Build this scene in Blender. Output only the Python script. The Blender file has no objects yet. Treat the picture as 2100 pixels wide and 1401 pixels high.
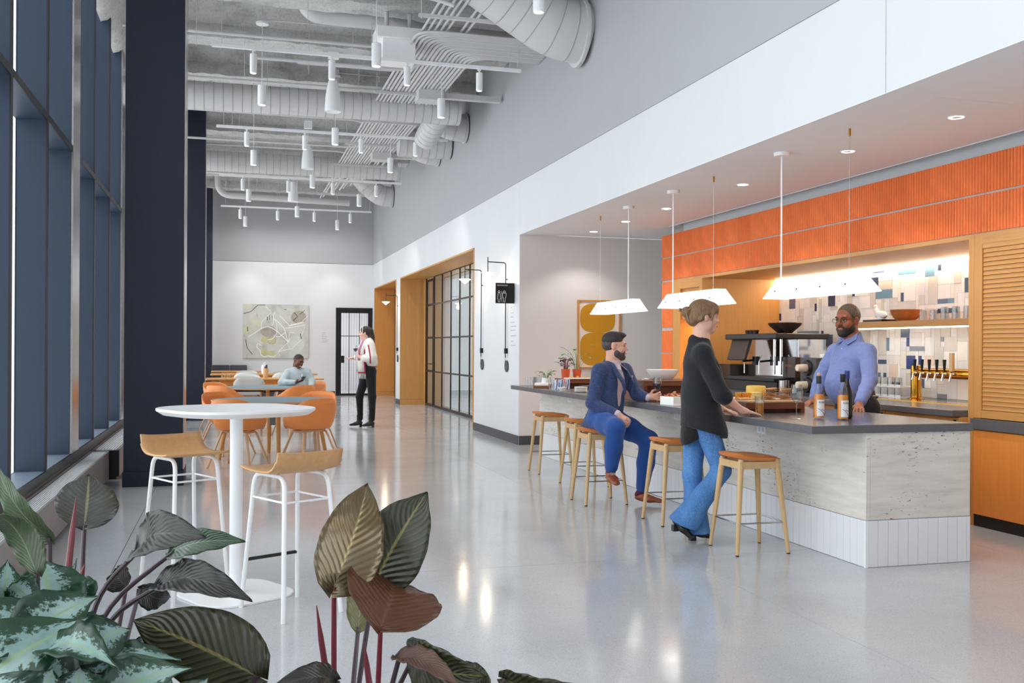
import bpy, bmesh, math, random
import numpy as np
from mathutils import Vector, Matrix, Quaternion
from math import sin, cos, pi, radians

SC = bpy.context.scene
COL = SC.collection
# ------------------------------------------------------------------ camera
cd = bpy.data.cameras.new('camera')
cd.lens = 35.0; cd.sensor_width = 36.0; cd.shift_y = 0.00667; cd.clip_start = .05; cd.clip_end = 200
cam = bpy.data.objects.new('camera', cd); COL.objects.link(cam)
cam.location = (0, 0, 1.40)
cam.rotation_euler = (Matrix.Rotation(radians(-15.884), 4, 'Z') @ Matrix.Rotation(radians(90), 4, 'X')
                      @ Matrix.Rotation(radians(0.32), 4, 'Z')).to_euler()
SC.camera = cam
# ------------------------------------------------------------------ sky, exposure
SC.view_settings.view_transform = 'Standard'; SC.view_settings.look = 'None'
SC.view_settings.gamma = 1; SC.view_settings.use_curve_mapping = False
SC.view_settings.exposure = 0.0
wd = bpy.data.worlds.new('overcast_sky'); SC.world = wd; wd.use_nodes = True
bg = wd.node_tree.nodes['Background']; bg.inputs[0].default_value = (.92, .96, 1.0, 1); bg.inputs[1].default_value = 3.2

# ------------------------------------------------------------------ helpers
def lin(c):
    return tuple((v/12.92 if v <= .04045 else ((v+.055)/1.055)**2.4) for v in c)
def rgb(r, g, b): return lin((r/255, g/255, b/255)) + (1,)
class NT:
    def __init__(s, name):
        s.m = bpy.data.materials.new(name); s.m.use_nodes = True; s.t = s.m.node_tree; s.n = s.t.nodes; s.n.clear()
        s.out = s.n.new('ShaderNodeOutputMaterial'); s.b = s.n.new('ShaderNodeBsdfPrincipled'); s.l(s.b.outputs[0], s.out.inputs[0])
    def l(s, a, b): s.t.links.new(a, b)
    def a(s, t, **k):
        q = s.n.new('ShaderNode'+t)
        for x, v in k.items():
            if x.startswith('i_'):
                q.inputs[x[2:].replace('_', ' ')].default_value = v
            else: setattr(q, x, v)
        return q
    def co(s, scale=(1, 1, 1), rot=(0, 0, 0), kind='Object'):
        tc = s.a('TexCoord'); mp = s.a('Mapping'); mp.inputs['Scale'].default_value = scale; mp.inputs['Rotation'].default_value = rot
        s.l(tc.outputs[kind], mp.inputs[0]); return mp.outputs[0]
    def noise(s, scale, co, detail=4, rough=.6):
        q = s.a('TexNoise', i_Scale=scale, i_Detail=detail, i_Roughness=rough); s.l(co, q.inputs['Vector']); return q.outputs[0]
    def ramp(s, fac, stops, interp='LINEAR'):
        q = s.a('ValToRGB'); r = q.color_ramp; r.interpolation = interp
        while len(r.elements) > 1: r.elements.remove(r.elements[0])
        r.elements[0].position = stops[0][0]; r.elements[0].color = stops[0][1]
        for p, c in stops[1:]:
            e = r.elements.new(p); e.color = c
        s.l(fac, q.inputs[0]); return q.outputs[0]
    def mix(s, f, a, b, blend='MIX'):
        q = s.a('Mix', data_type='RGBA', blend_type=blend)
        for i, v in ((0, f), (6, a), (7, b)):
            if hasattr(v, 'is_output') or isinstance(v, bpy.types.NodeSocket): s.l(v, q.inputs[i])
            else: q.inputs[i].default_value = v
        return q.outputs[2]
    def bump(s, h, st=.3, dist=.01):
        q = s.a('Bump', i_Strength=st, i_Distance=dist); s.l(h, q.inputs['Height']); s.l(q.outputs[0], s.b.inputs['Normal'])
    def set(s, col=None, rough=.5, metal=0, spec=.5):
        if col is not None:
            if isinstance(col, bpy.types.NodeSocket): s.l(col, s.b.inputs['Base Color'])
            else: s.b.inputs['Base Color'].default_value = col
        if isinstance(rough, bpy.types.NodeSocket): s.l(rough, s.b.inputs['Roughness'])
        else: s.b.inputs['Roughness'].default_value = rough
        s.b.inputs['Metallic'].default_value = metal; s.b.inputs['Specular IOR Level'].default_value = spec
        return s.m
def dk(c, f): return (c[0]*f, c[1]*f, c[2]*f, 1)
def plain(name, c, rough=.5, metal=0, spec=.5, var=.06, scale=6, bump=0, bscale=80):
    t = NT(name); co = t.co()
    m = t.set(t.ramp(t.noise(scale, co), [(.3, dk(c, 1-var)), (.7, dk(c, 1+var))]), rough, metal, spec)
    if bump: t.bump(t.noise(bscale, co, 3), bump, .004)
    return m
def wood(name, c1, c2, rough=.4, axis='Z', fine=1.0, spec=.4):
    t = NT(name); s = {'X': (1.2, 30, 30), 'Y': (30, 1.2, 30), 'Z': (30, 30, 1.2)}[axis]
    s2 = tuple(v*4 if v > 2 else v for v in s)
    a = t.noise(1.6*fine, t.co(s), 6, .7); b = t.noise(2.2*fine, t.co(s2), 3, .6)
    f = t.mix(.45, a, b); col = t.ramp(f, [(.32, c1), (.5, dk([(x+y)/2 for x, y in zip(c1, c2)], 1)), (.68, c2)])
    t.set(col, rough, 0, spec); t.bump(b, .06, .002); return t.m
def glassy(name, tint=(1, 1, 1, 1), rough=.02, add=.03, power=.75, exp=4.0):
    t = NT(name); t.n.remove(t.b); lw = t.a('LayerWeight', i_Blend=.5); tr = t.a('BsdfTransparent'); tr.inputs[0].default_value = tint
    gl = t.a('BsdfGlossy'); gl.inputs['Roughness'].default_value = rough; mx = t.a('MixShader'); pw = t.a('Math', operation='POWER'); pw.inputs[1].default_value = exp; t.l(lw.outputs['Facing'], pw.inputs[0])
    ad = t.a('Math', operation='MULTIPLY_ADD'); ad.inputs[1].default_value = power; ad.inputs[2].default_value = add; ad.use_clamp = True
    t.l(pw.outputs[0], ad.inputs[0]); t.l(ad.outputs[0], mx.inputs[0]); t.l(tr.outputs[0], mx.inputs[1]); t.l(gl.outputs[0], mx.inputs[2]); t.l(mx.outputs[0], t.out.inputs[0])
    return t.m
def emit(name, c, st):
    t = NT(name); t.set((.8, .8, .8, 1), .5); t.b.inputs['Emission Color'].default_value = c; t.b.inputs['Emission Strength'].default_value = st; return t.m

def frame_of(d):
    d = Vector(d).normalized(); u = Vector((0, 0, 1)) if abs(d.z) < .95 else Vector((1, 0, 0))
    a = d.cross(u).normalized(); return a, d.cross(a).normalized()
class MB:
    def __init__(s): s.v = []; s.f = []; s.mi = []; s.k = 0
    def add(s, vs, fs):
        o = len(s.v); s.v += [tuple(p) for p in vs]; s.f += [tuple(i+o for i in f) for f in fs]; s.mi += [s.k]*len(fs); return s
    def box(s, a, b, rz=0, c=None):
        x0, x1 = sorted((a[0], b[0])); y0, y1 = sorted((a[1], b[1])); z0, z1 = sorted((a[2], b[2]))
        vs = [(x, y, z) for z in (z0, z1) for x, y in ((x0, y0), (x1, y0), (x1, y1), (x0, y1))]
        if rz:
            cx, cy = c if c else ((x0+x1)/2, (y0+y1)/2); q, w = cos(rz), sin(rz)
            vs = [(cx+(x-cx)*q-(y-cy)*w, cy+(x-cx)*w+(y-cy)*q, z) for x, y, z in vs]
        return s.add(vs, [(3, 2, 1, 0), (4, 5, 6, 7), (0, 1, 5, 4), (1, 2, 6, 5), (2, 3, 7, 6), (3, 0, 4, 7)])
    def cyl(s, a, b, r0, r1=None, n=14, cap=True):
        return s.tube([a, b], [r0, r0 if r1 is None else r1], n, cap)
    def tube(s, pts, r, n=10, cap=True, flat=1.0, up=None):
        pts = [Vector(p) for p in pts]; m = len(pts); rs = r if isinstance(r, (list, tuple)) else [r]*m; vs = []; fs = []
        a = None
        for i, p in enumerate(pts):
            d = (pts[min(i+1, m-1)]-pts[max(i-1, 0)]).normalized()
            if a is None:
                if up is not None: a = Vector(up) - d*Vector(up).dot(d); a.normalize(); b = d.cross(a)
                else: a, b = frame_of(d)
            else:
                a = (a-d*a.dot(d)).normalized(); b = d.cross(a)
            vs += [p+(a*cos(2*pi*k/n)+b*(sin(2*pi*k/n)*flat))*rs[i] for k in range(n)]
        for i in range(m-1):
            for k in range(n):
                k2 = (k+1) % n; fs.append((i*n+k, i*n+k2, (i+1)*n+k2, (i+1)*n+k))
        if cap: fs.append(tuple(range(n-1, -1, -1))); fs.append(tuple((m-1)*n+k for k in range(n)))
        return s.add(vs, fs)
    def lathe(s, prof, n=24, c=(0, 0, 0), sx=1, sy=1):
        vs = [(c[0]+r*sx*cos(2*pi*k/n), c[1]+r*sy*sin(2*pi*k/n), c[2]+z) for r, z in prof for k in range(n)]; fs = []
        for i in range(len(prof)-1):
            for k in range(n):
                k2 = (k+1) % n; fs.append((i*n+k, i*n+k2, (i+1)*n+k2, (i+1)*n+k))
        if prof[0][0] > 1e-4: fs.append(tuple(range(n-1, -1, -1)))
        if prof[-1][0] > 1e-4: fs.append(tuple((len(prof)-1)*n+k for k in range(n)))
        return s.add(vs, fs)
    def prism(s, pts, a0, a1, axis='z'):
        mk = {'z': lambda p, h: (p[0], p[1], h), 'y': lambda p, h: (p[0], h, p[1]), 'x': lambda p, h: (h, p[0], p[1])}[axis]
        n = len(pts); vs = [mk(p, a0) for p in pts]+[mk(p, a1) for p in pts]
        fs = [tuple(range(n-1, -1, -1)), tuple(range(n, 2*n))]+[(i, (i+1) % n, n+(i+1) % n, n+i) for i in range(n)]
        return s.add(vs, fs)
    def grid(s, rows, close_u=False):
        n = len(rows[0]); vs = [p for r in rows for p in r]; fs = []
        for i in range(len(rows)-1):
            for k in range(n if close_u else n-1):
                k2 = (k+1) % n; fs.append((i*n+k, i*n+k2, (i+1)*n+k2, (i+1)*n+k))
        return s.add(vs, fs)
    def ball(s, c, r, n=12, m=8):
        r = r if isinstance(r, (tuple, list)) else (r, r, r); vs = []; fs = []
        for i in range(m+1):
            t = pi*i/m
            vs += [(c[0]+r[0]*sin(t)*cos(2*pi*k/n), c[1]+r[1]*sin(t)*sin(2*pi*k/n), c[2]-r[2]*cos(t)) for k in range(n)]
        for i in range(m):
            for k in range(n):
                k2 = (k+1) % n; fs.append((i*n+k, i*n+k2, (i+1)*n+k2, (i+1)*n+k))
        return s.add(vs, fs)
    def mesh(s, name, mat, smooth=False):
        me = bpy.data.meshes.new(name); me.from_pydata(s.v, [], s.f)
        mats = mat if isinstance(mat, (list, tuple)) else [mat]
        for q in mats: me.materials.append(q)
        if len(mats) > 1: me.polygons.foreach_set('material_index', s.mi)
        bm = bmesh.new(); bm.from_mesh(me); bmesh.ops.remove_doubles(bm, verts=bm.verts, dist=1e-6)
        bmesh.ops.recalc_face_normals(bm, faces=bm.faces); bm.to_mesh(me); bm.free()
        if smooth:
            me.polygons.foreach_set('use_smooth', [True]*len(me.polygons)); me.set_sharp_from_angle(angle=radians(38))
        me.update(); return me
    def build(s, name, mat, parent=None, smooth=False, bevel=0, solid=0, sub=0, loc=None):
        return link(name, s.mesh(name, mat, smooth), parent, bevel, solid, sub, loc)
def link(name, me, parent=None, bevel=0, solid=0, sub=0, loc=None):
    o = bpy.data.objects.new(name, me); COL.objects.link(o)
    if parent: o.parent = parent
    if loc: o.location = loc
    if solid:
        q = o.modifiers.new('solid', 'SOLIDIFY'); q.thickness = solid; q.offset = 0
    if bevel:
        q = o.modifiers.new('bevel', 'BEVEL'); q.width = bevel; q.segments = 2; q.limit_method = 'ANGLE'
    if sub:
        q = o.modifiers.new('sub', 'SUBSURF'); q.levels = sub; q.render_levels = sub
    return o
def tag(o, label, cat, group=None):
    o['label'] = label; o['category'] = cat
    if group: o['group'] = group
    return o
def thing(name, label, cat, loc=(0, 0, 0), rz=0, group=None):
    o = bpy.data.objects.new(name, None); o.empty_display_size = .1; COL.objects.link(o); o.location = loc; o.rotation_euler = (0, 0, rz)
    return tag(o, label, cat, group)
def struct(o, label=None):
    o['kind'] = 'structure'
    if label: o['label'] = label
    return o
def room(name, loc=(0, 0, 0)):
    o = bpy.data.objects.new(name, None); o.empty_display_size = .1; COL.objects.link(o); o.location = loc; o['kind'] = 'structure'; return o
def copytree(o, loc=None, rz=None, label=None, parent=None):
    c = o.copy(); COL.objects.link(c); c.parent = parent
    if loc is not None: c.location = loc
    if rz is not None: c.rotation_euler = (0, 0, rz)
    if label: c['label'] = label
    for ch in list(o.children): copytree(ch, parent=c)
    return c
def sbox(name, a, b, mat, parent=None, bevel=0):
    o = MB().box(a, b).build(name, mat, parent, bevel=bevel)
    if parent is None: struct(o)
    return o
def rline(pts, r):      # round the inner corners of a polyline
    pts = [Vector(p) for p in pts]; out = [pts[0]]
    for i in range(1, len(pts)-1):
        a, b, c = pts[i-1], pts[i], pts[i+1]; d1 = (a-b).normalized(); d2 = (c-b).normalized(); k = min(r, (a-b).length*.49, (c-b).length*.49)
        p, q = b+d1*k, b+d2*k
        for j in range(6):
            t = j/5; out.append(p*(1-t)**2+b*2*t*(1-t)+q*t*t)
    return out+[pts[-1]]
def rrect(w, d, r, n=6, c=(0, 0)):
    pts = []
    for sx, sy, a0 in ((1, 1, 0), (-1, 1, pi/2), (-1, -1, pi), (1, -1, 3*pi/2)):
        for i in range(n+1):
            t = a0+pi/2*i/n; pts.append((c[0]+sx*(w/2-r)+r*cos(t), c[1]+sy*(d/2-r)+r*sin(t)))
    return pts
def text(name, body, size, loc, rot, mat, parent=None, ext=.0008, align='LEFT'):
    cu = bpy.data.curves.new(name, 'FONT'); cu.body = body; cu.size = size; cu.extrude = ext; cu.align_x = align
    o = bpy.data.objects.new(name, cu); COL.objects.link(o); bpy.context.view_layer.update()
    me = bpy.data.meshes.new_from_object(o.evaluated_get(bpy.context.evaluated_depsgraph_get())); bpy.data.objects.remove(o)
    me.materials.clear(); me.materials.append(mat); o = link(name, me, parent); o.location = loc; o.rotation_euler = rot; return o
def lamp(name, kind, loc, power, col=(1, .86, .68), size=.1, parent=None, rot=(0, 0, 0), spot=None):
    d = bpy.data.lights.new(name, kind); d.energy = power; d.color = col
    if kind == 'AREA': d.size = size
    else: d.shadow_soft_size = size
    if spot: d.spot_size = spot; d.spot_blend = .5
    o = bpy.data.objects.new(name, d); COL.objects.link(o); o.location = loc; o.rotation_euler = rot
    if parent: o.parent = parent
    return o
# ------------------------------------------------------------------ materials
WHITE = plain('white_paint', rgb(222, 223, 226), .55, var=.012, scale=2)
GREY = plain('grey_paint', rgb(178, 179, 183), .6, var=.015, scale=2)
NICHE = plain('warm_grey_paint', rgb(226, 224, 223), .6, var=.012, scale=2)
BARCEIL = plain('bar_ceiling_paint', rgb(238, 241, 245), .6, var=.01)
DARKBASE = plain('charcoal_rubber_base', rgb(72, 73, 78), .5)
NAVY = plain('navy_paint', rgb(34, 39, 53), .55, var=.05, spec=.3)
MULL = plain('blue_grey_anodised_metal', rgb(44, 56, 74), .45, .15, var=.05, scale=1, spec=.4)
BLACKM = plain('black_metal', rgb(28, 29, 33), .4, .3)
DARKM = plain('dark_bronze_metal', rgb(40, 40, 46), .4, .4)
STEEL = plain('brushed_steel', rgb(196, 192, 190), .22, 1, var=.08, scale=3)
SILLM = plain('pale_sill_metal', rgb(112, 124, 142), .45, .1)
SEAM = plain('dark_duct_seam', rgb(158, 157, 159), .6)  # darker tone of the raised seam ribs on the ducts
RADM = plain('radiator_enamel', rgb(140, 135, 133), .45, .1)
PLINTH = plain('taupe_wall_paint', rgb(168, 160, 154), .5)
OAK = wood('oak_veneer', rgb(214, 158, 92), rgb(196, 138, 74), .42, 'Z')
OAKX = wood('oak_veneer_cross', rgb(214, 160, 96), rgb(194, 136, 74), .42, 'Y')
ORWOOD = wood('amber_veneer', rgb(240, 154, 74), rgb(224, 138, 60), .4, 'Z')
DUCT = plain('grey_duct_paint', rgb(206, 205, 206), .5, var=.03, scale=3)
PIPE = plain('grey_conduit_paint', rgb(204, 203, 205), .5, var=.03)
LAMPW = plain('white_lamp_enamel', rgb(244, 245, 247), .35, var=.01)
GLASS = glassy('clear_glass', (.97, .985, .98, 1), .01, .02)
WHITEP = plain('white_powder_coat', rgb(246, 247, 249), .3, var=.01)
BLACK = plain('black_plastic', rgb(22, 22, 25), .35)
def _floor():
    t = NT('polished_terrazzo_concrete'); co = t.co()
    big = t.ramp(t.noise(1.1, co, 5), [(.3, rgb(192, 194, 198)), (.7, rgb(206, 208, 211))])
    v = t.a('TexVoronoi', i_Scale=240); t.l(co, v.inputs['Vector']); sp = t.ramp(v.outputs['Color'], [(.0, (.35, .35, .36, 1)), (.12, (.8, .8, .8, 1)), (.5, (1, 1, 1, 1)), (.92, (1.05, 1.05, 1.04, 1)), (1, (1.3, 1.3, 1.3, 1))])
    n2 = t.ramp(t.noise(330, co, 2), [(.34, (.6, .6, .6, 1)), (.46, (1, 1, 1, 1))])
    c = t.mix(1, t.mix(.7, big, sp, 'MULTIPLY'), n2, 'MULTIPLY')
    r = t.ramp(t.noise(3, co, 4), [(.3, (.09,)*3+(1,)), (.75, (.16,)*3+(1,))])
    return t.set(c, r, 0, .62)
FLOOR = _floor()
def _trav():
    t = NT('pale_travertine'); co = t.co((1, 1, 1)); st = t.co((1.2, 1.2, 9))
    base = t.ramp(t.noise(2.2, st, 6, .65), [(.3, rgb(208, 201, 194)), (.5, rgb(224, 217, 210)), (.7, rgb(233, 227, 221))])
    pit = t.noise(23, t.co((1, 1, 3.6)), 6, .66); msk = t.ramp(t.noise(1.8, t.co((1, 1, 1.6)), 3), [(.40, (.86, .86, .86, 1)), (.62, (1.06, 1.06, 1.06, 1))])
    m1 = t.a('Math', operation='MULTIPLY'); t.l(pit, m1.inputs[0]); t.l(msk, m1.inputs[1])
    pm = t.ramp(m1.outputs[0], [(.606, (0, 0, 0, 1)), (.632, (1, 1, 1, 1))]); t.set(t.mix(pm, base, rgb(112, 106, 100)), .55)
    t.bump(pm, -.5, .004); return t.m
TRAV = _trav()
def _spray():
    t = NT('sprayed_fireproofing'); co = t.co(); a = t.noise(2.6, co, 6, .7); b = t.noise(26, co, 5, .75)
    st = t.noise(1.3, t.co((1, .25, 1)), 4)
    c = t.ramp(a, [(.3, rgb(196, 195, 194)), (.46, rgb(230, 229, 228)), (.7, rgb(242, 241, 240))])
    c = t.mix(1, c, t.ramp(b, [(.3, (.72, .72, .72, 1)), (.50, (1, 1, 1, 1))]), 'MULTIPLY')
    c = t.mix(.7, c, t.ramp(st, [(.32, (.78, .78, .78, 1)), (.48, (1, 1, 1, 1))]), 'MULTIPLY')
    t.set(c, .95, 0, .1); t.bump(b, .9, .04); return t.m
SPRAY = _spray()
# ------------------------------------------------------------------ floor slabs with saw-cut joints
fl = room('floor')
xs = [-1.45, -.69, 2.9, 5.2, 8.2]; ys = [-6, -1.9, 2.1, 6.14, 10.3, 14.5, 18.7, 22.9, 27.1, 34]
for i in range(len(xs)-1):
    for j in range(len(ys)-1):
        g = .0022
        MB().box((xs[i]+g, ys[j]+g, -.12), (xs[i+1]-g, ys[j+1]-g, 0)).build('slab', FLOOR, fl)
MB().box((-1.45, -6, -.2), (8.2, 34, -.125)).build('sub_base', DARKBASE, fl)
# ------------------------------------------------------------------ walls
W, YB, ZG, ZS = 4.05, 29.185, 3.82, 3.055
sbox('wall_right', (W, 13.87, 0), (W+.6, 16.62, 3.12), WHITE)
sbox('wall_niche', (W+.004, 13.855, 0), (7.0, 13.869, 3.054), NICHE)
sbox('wall_right', (W, 24.24, 0), (W+.6, 24.91, 3.12), WHITE)
sbox('wall_right', (W, 28.78, 0), (W+.6, YB, 3.12), WHITE)
sbox('wall_right', (W, 13.87, 3.12), (W+.6, YB, ZG), WHITE)
sbox('wall_right', (W, 5.5, ZS), (W+.35, 13.868, ZG), WHITE)
sbox('wall_right', (W, -2, ZS), (W+.35, 5.494, ZG), WHITE)
sbox('wall_right', (W+.012, -2, ZG+.012), (W+.4, YB, 6.5), GREY)
sbox('trim_1', (W+.012, -2, ZG), (W+.3, YB, ZG+.012), DARKBASE)
sbox('wall_back', (-1.45, YB, 0), (2.98, YB+.15, ZG), WHITE)
sbox('wall_back', (2.98, YB, 2.56), (W+.6, YB+.15, ZG), WHITE)
sbox('wall_back', (4.05, YB, 0), (W+.6, YB+.15, 2.56), WHITE)
sbox('wall_back', (-1.45, YB+.012, ZG+.012), (W+.4, YB+.15, 6.5), GREY)
sbox('trim_2', (-1.45, YB+.012, ZG), (W, YB+.1, ZG+.012), DARKBASE)
sbox('wall_added_light_block', (-1.62, -3.1, 0), (W+.3, -3.0, 6.25), WHITE)  # unseen wall behind the camera, added to cut light on the near soffit
# corridor behind the gate
sbox('wall_corridor', (1.6, 33.9, 0), (6, 34, 3.2), WHITE); sbox('wall_corridor', (5.6, YB+.15, 0), (5.7, 33.9, 3.2), WHITE)
sbox('wall_corridor', (1.6, YB+.15, 0), (1.7, 33.9, 3.2), WHITE)
cc = sbox('ceiling_corridor', (1.6, YB+.15, 3.2), (6, 34, 3.3), WHITE)
# left: plinth wall under the windows
sbox('wall_left', (-1.62, -6, 0), (-1.4, YB, .33), PLINTH)
for k, (a, b) in enumerate([((W-.012, 13.87, 0), (W-.001, 16.60, .13)), ((W-.012, 24.26, 0), (W-.001, 24.89, .13)), ((-1.4, YB-.012, 0), (2.97, YB-.001, .13)),
               ((W, 13.842, 0), (5.7, 13.854, .13))]):
    sbox('baseboard_'+['right', 'right', 'back', 'niche'][k], a, b, DARKBASE)
# ceiling deck and beams, thickly sprayed
sbox('ceiling', (-1.7, -6, 6.25), (W+.4, YB+.2, 6.5), SPRAY)
random.seed(4)
def beam(y, zb, w=.34):
    n = 46; rows = []
    prof = [(-w*1.5, 6.27), (-w*.62, 6.1), (-w*.34, zb+.22), (-w*.62, zb+.1), (-w*.66, zb), (w*.66, zb), (w*.62, zb+.1), (w*.34, zb+.22), (w*.62, 6.1), (w*1.5, 6.27)]
    for i in range(n):
        x = -1.55+(W+1.55)*i/(n-1); rows.append([(x, y+p[0]*(1+random.uniform(-.05, .05)), p[1]+random.uniform(-.012, .012)) for p in prof])
    struct(MB().grid(rows).build('beam', SPRAY, None, True))
for y in (8.9, 10.8, 12.75, 14.7, 16.7, 18.8, 21.0, 23.4, 26.0, 28.4): beam(y, 5.72)
struct(MB().grid([[( -1.5+.35*sin(a)*1.0, y, 5.3+1.0*(1-cos(a))) for a in [k*pi/2/7 for k in range(8)]] for y in [7.5+i*1.0 for i in range(22)]]).build('beam', SPRAY, None, True))
# ------------------------------------------------------------------ curtain wall: bays with mullions, transoms, sills, panes
GI, GO = -1.4, -1.62
mu = [-6, -4.6, -3.2, -1.8, -.4, 1.0, 2.35, 3.65, 4.9, 5.95, 7.25, 8.62, (9.88, 10.33), 11.5, 12.89, (14.2, 14.62), 15.9, 17.2, 18.5, 19.8, 21.1, 22.4, 23.7, 25.0, 26.3, 27.6, 29.1]
mu = [m if isinstance(m, tuple) else (m-.03, m+.03) for m in mu]
for i in range(len(mu)-1):
    a, b = mu[i][1], mu[i+1][0]; w = room('window_%d' % (i+1), (GI, a, 0))
    d = GO-GI
    MB().box((d, b-a, .33), (0, mu[i+1][1]-a, 6.25)).build('mullion', MULL, w)
    if mu[i+1][1]-mu[i+1][0] > .1:
        MB().box((.001, b-a+.015, .41), (.02, mu[i+1][1]-a-.015, 6.2)).build('cladding', STEEL, w)
    MB().box((.0, b-a, .33), (.012, mu[i+1][1]-a, 6.25)).build('mullion_cap', DARKM, w) if mu[i+1][1]-mu[i+1][0] < .1 else None
    MB().box((d, 0, .33), (0, b-a, .405)).build('sill', SILLM, w)
    MB().box((0, 0, .33), (.014, mu[i+1][1]-a, .402)).build('sill_cap', DARKM, w)
    MB().box((d, 0, 3.185), (0, b-a, 3.24)).build('transom', MULL, w)
    MB().box((0, 0, 3.185), (.013, b-a, 3.242)).build('transom_cap', DARKM, w)
    MB().box((d+.004, 0, .405), (d+.012, b-a, 3.185)).build('pane', GLASS, w)
    MB().box((d+.004, 0, 3.24), (d+.012, b-a, 6.25)).build('pane', GLASS, w)
# ------------------------------------------------------------------ columns
for y, h, lb in ((10.55, .58, 'nearest navy blue square column beside the window radiators'), (19.75, .58, 'middle navy blue square column past the first'), (28.3, .5, 'farthest navy blue column against the white back wall')):
    t = thing('column', lb, 'column', (-.72, y, 0), 0, 'navy columns along the window wall')
    MB().box((-.28, 0, .15), (.28, h, 6.25)).build('shaft', NAVY, t, bevel=.004)
    MB().box((-.29, -.01, 0), (.29, h+.01, .15)).build('base', NAVY, t, bevel=.003)
    MB().box((.281, .02, .16), (.289, h-.02, 6.2)).build('corner_panel', STEEL, t)
# ------------------------------------------------------------------ openings on the right: oak-lined recesses
Hh = 3.12
r2 = room('trim_3', (W, 16.62, 0))
L = 24.24-16.62
MB().box((-.012, -.001, 0), (.64, .03, Hh)).build('jamb', OAK, r2)
j2 = MB().box((-.012, L-.03, .135), (.62, L+.001, Hh)).build('jamb', OAK, r2)
MB().box((-.005, L-.034, 0), (.62, L-.002, .13)).build('plinth', OAKX, r2)
MB().box((-.012, 0, Hh-.03), (.64, L, Hh+.002)).build('head', OAKX, r2)
r1 = room('trim_4', (W, 24.91, 0)); L1 = 28.78-24.91
MB().box((-.012, -.001, 0), (.64, .03, Hh)).build('jamb', OAK, r1)
MB().box((-.012, L1-.03, .135), (.64, L1+.001, Hh)).build('jamb', OAK, r1)
MB().box((-.005, L1-.034, 0), (.64, L1-.002, .13)).build('plinth', OAKX, r1)
MB().box((-.012, 0, Hh-.03), (.64, L1, Hh+.002)).build('head', OAKX, r1)
MB().box((.62, .03, .0), (.66, L1-.03, Hh-.03)).build('back_panel', OAK, r1)
MB().box((.585, L1-.12, .0), (.625, L1-.035, Hh-.03)).build('door_frame', BLACKM, r1)
# glazed partition with a door
gp = room('window_40', (4.66, 16.65, 0)); gv = [0.0, 1.0, 1.93, 2.84, 3.74, 4.60, 5.53, 6.45, 7.42]
gz = [.0, .84, 1.637, 2.43, 3.09]
for i, y in enumerate(gv):
    w = .045 if i in (7, 8) else .012
    MB().box((-.014, y-w, 0), (.014, y+w, 3.09)).build('stile', BLACKM, gp)
for z in gz:
    MB().box((-.013, 0, z if z == 0 else z-.018), (.013, 6.45, (z+.06) if z == 0 else z+.016)).build('rail', BLACKM, gp)
for i in range(7):
    for j in range(4):
        MB().box((-.004, gv[i]+.015, gz[j]+.02), (.004, gv[i+1]-.015, gz[j+1]-.02)).build('pane', GLASS, gp)
dr = room('door_1', (4.66, 23.12, 0))
MB().box((-.02, .03, .01), (.02, .08, 3.05)).build('stile', BLACKM, dr); MB().box((-.02, .84, .01), (.02, .90, 3.05)).build('stile', BLACKM, dr)
for z in (.01, .82, 1.62, 2.41, 3.0): MB().box((-.02, .08, z), (.02, .84, z+.05)).build('rail', BLACKM, dr)
for a, b in ((.06, .82), (.87, 1.62), (1.67, 2.41), (2.46, 3.0)): MB().box((-.004, .08, a), (.004, .84, b)).build('pane', GLASS, dr)
MB().tube(rline([(-.02, .14, 1.02), (-.075, .14, 1.02), (-.075, .29, 1.02)], .02), .011, 8).build('door_handle', BLACKM, dr, True)
# room behind the glass
CREAM = plain('cream_paint', rgb(228, 220, 208), .6, var=.01)
sbox('wall_office', (8.0, 16.0, 0), (8.1, 25.2, 3.2), CREAM); sbox('wall_office', (4.66, 25.1, 0), (8.0, 25.2, 3.2), CREAM)
sbox('wall_office', (4.66, 15.9, 0), (8.0, 16.0, 3.2), CREAM); sbox('ceiling_office', (4.66, 15.9, 3.15), (8.1, 25.2, 3.25), CREAM)
sbox('wall_office', (4.70, 16.0, 0), (4.72, 16.6, 3.15), CREAM)
# ------------------------------------------------------------------ bar alcove shell
sbox('ceiling_bar', (W+.35, 2, ZS), (5.70, 5.494, ZS+.1), BARCEIL); sbox('ceiling_bar', (W+.35, 5.5, ZS), (5.70, 13.855, ZS+.1), BARCEIL); sbox('ceiling_bar', (5.70, 12.36, ZS), (7.0, 13.855, ZS+.1), BARCEIL)
MBc = MB().box((W, 2, ZS-.004), (W+.36, 13.87, ZS)); struct(MBc.build('ceiling_bar', BARCEIL))
sbox('wall_niche', (6.9, 2, 0), (7.0, 13.87, 3.4), NICHE)
sbox('ceiling_cove', (5.70, 2, 3.25), (7.0, 13.87, 3.35), WHITE)
sbox('trim_5', (5.70, 2, ZS-.006), (5.715, 12.35, 3.25), WHITE)
sbox('trim_6', (5.9, 2, 2.96), (5.92, 12.3, 3.25), WHITE)
sbox('wall_niche', (4.0, 1.9, 0), (7.0, 2.0, 3.4), NICHE)
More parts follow.
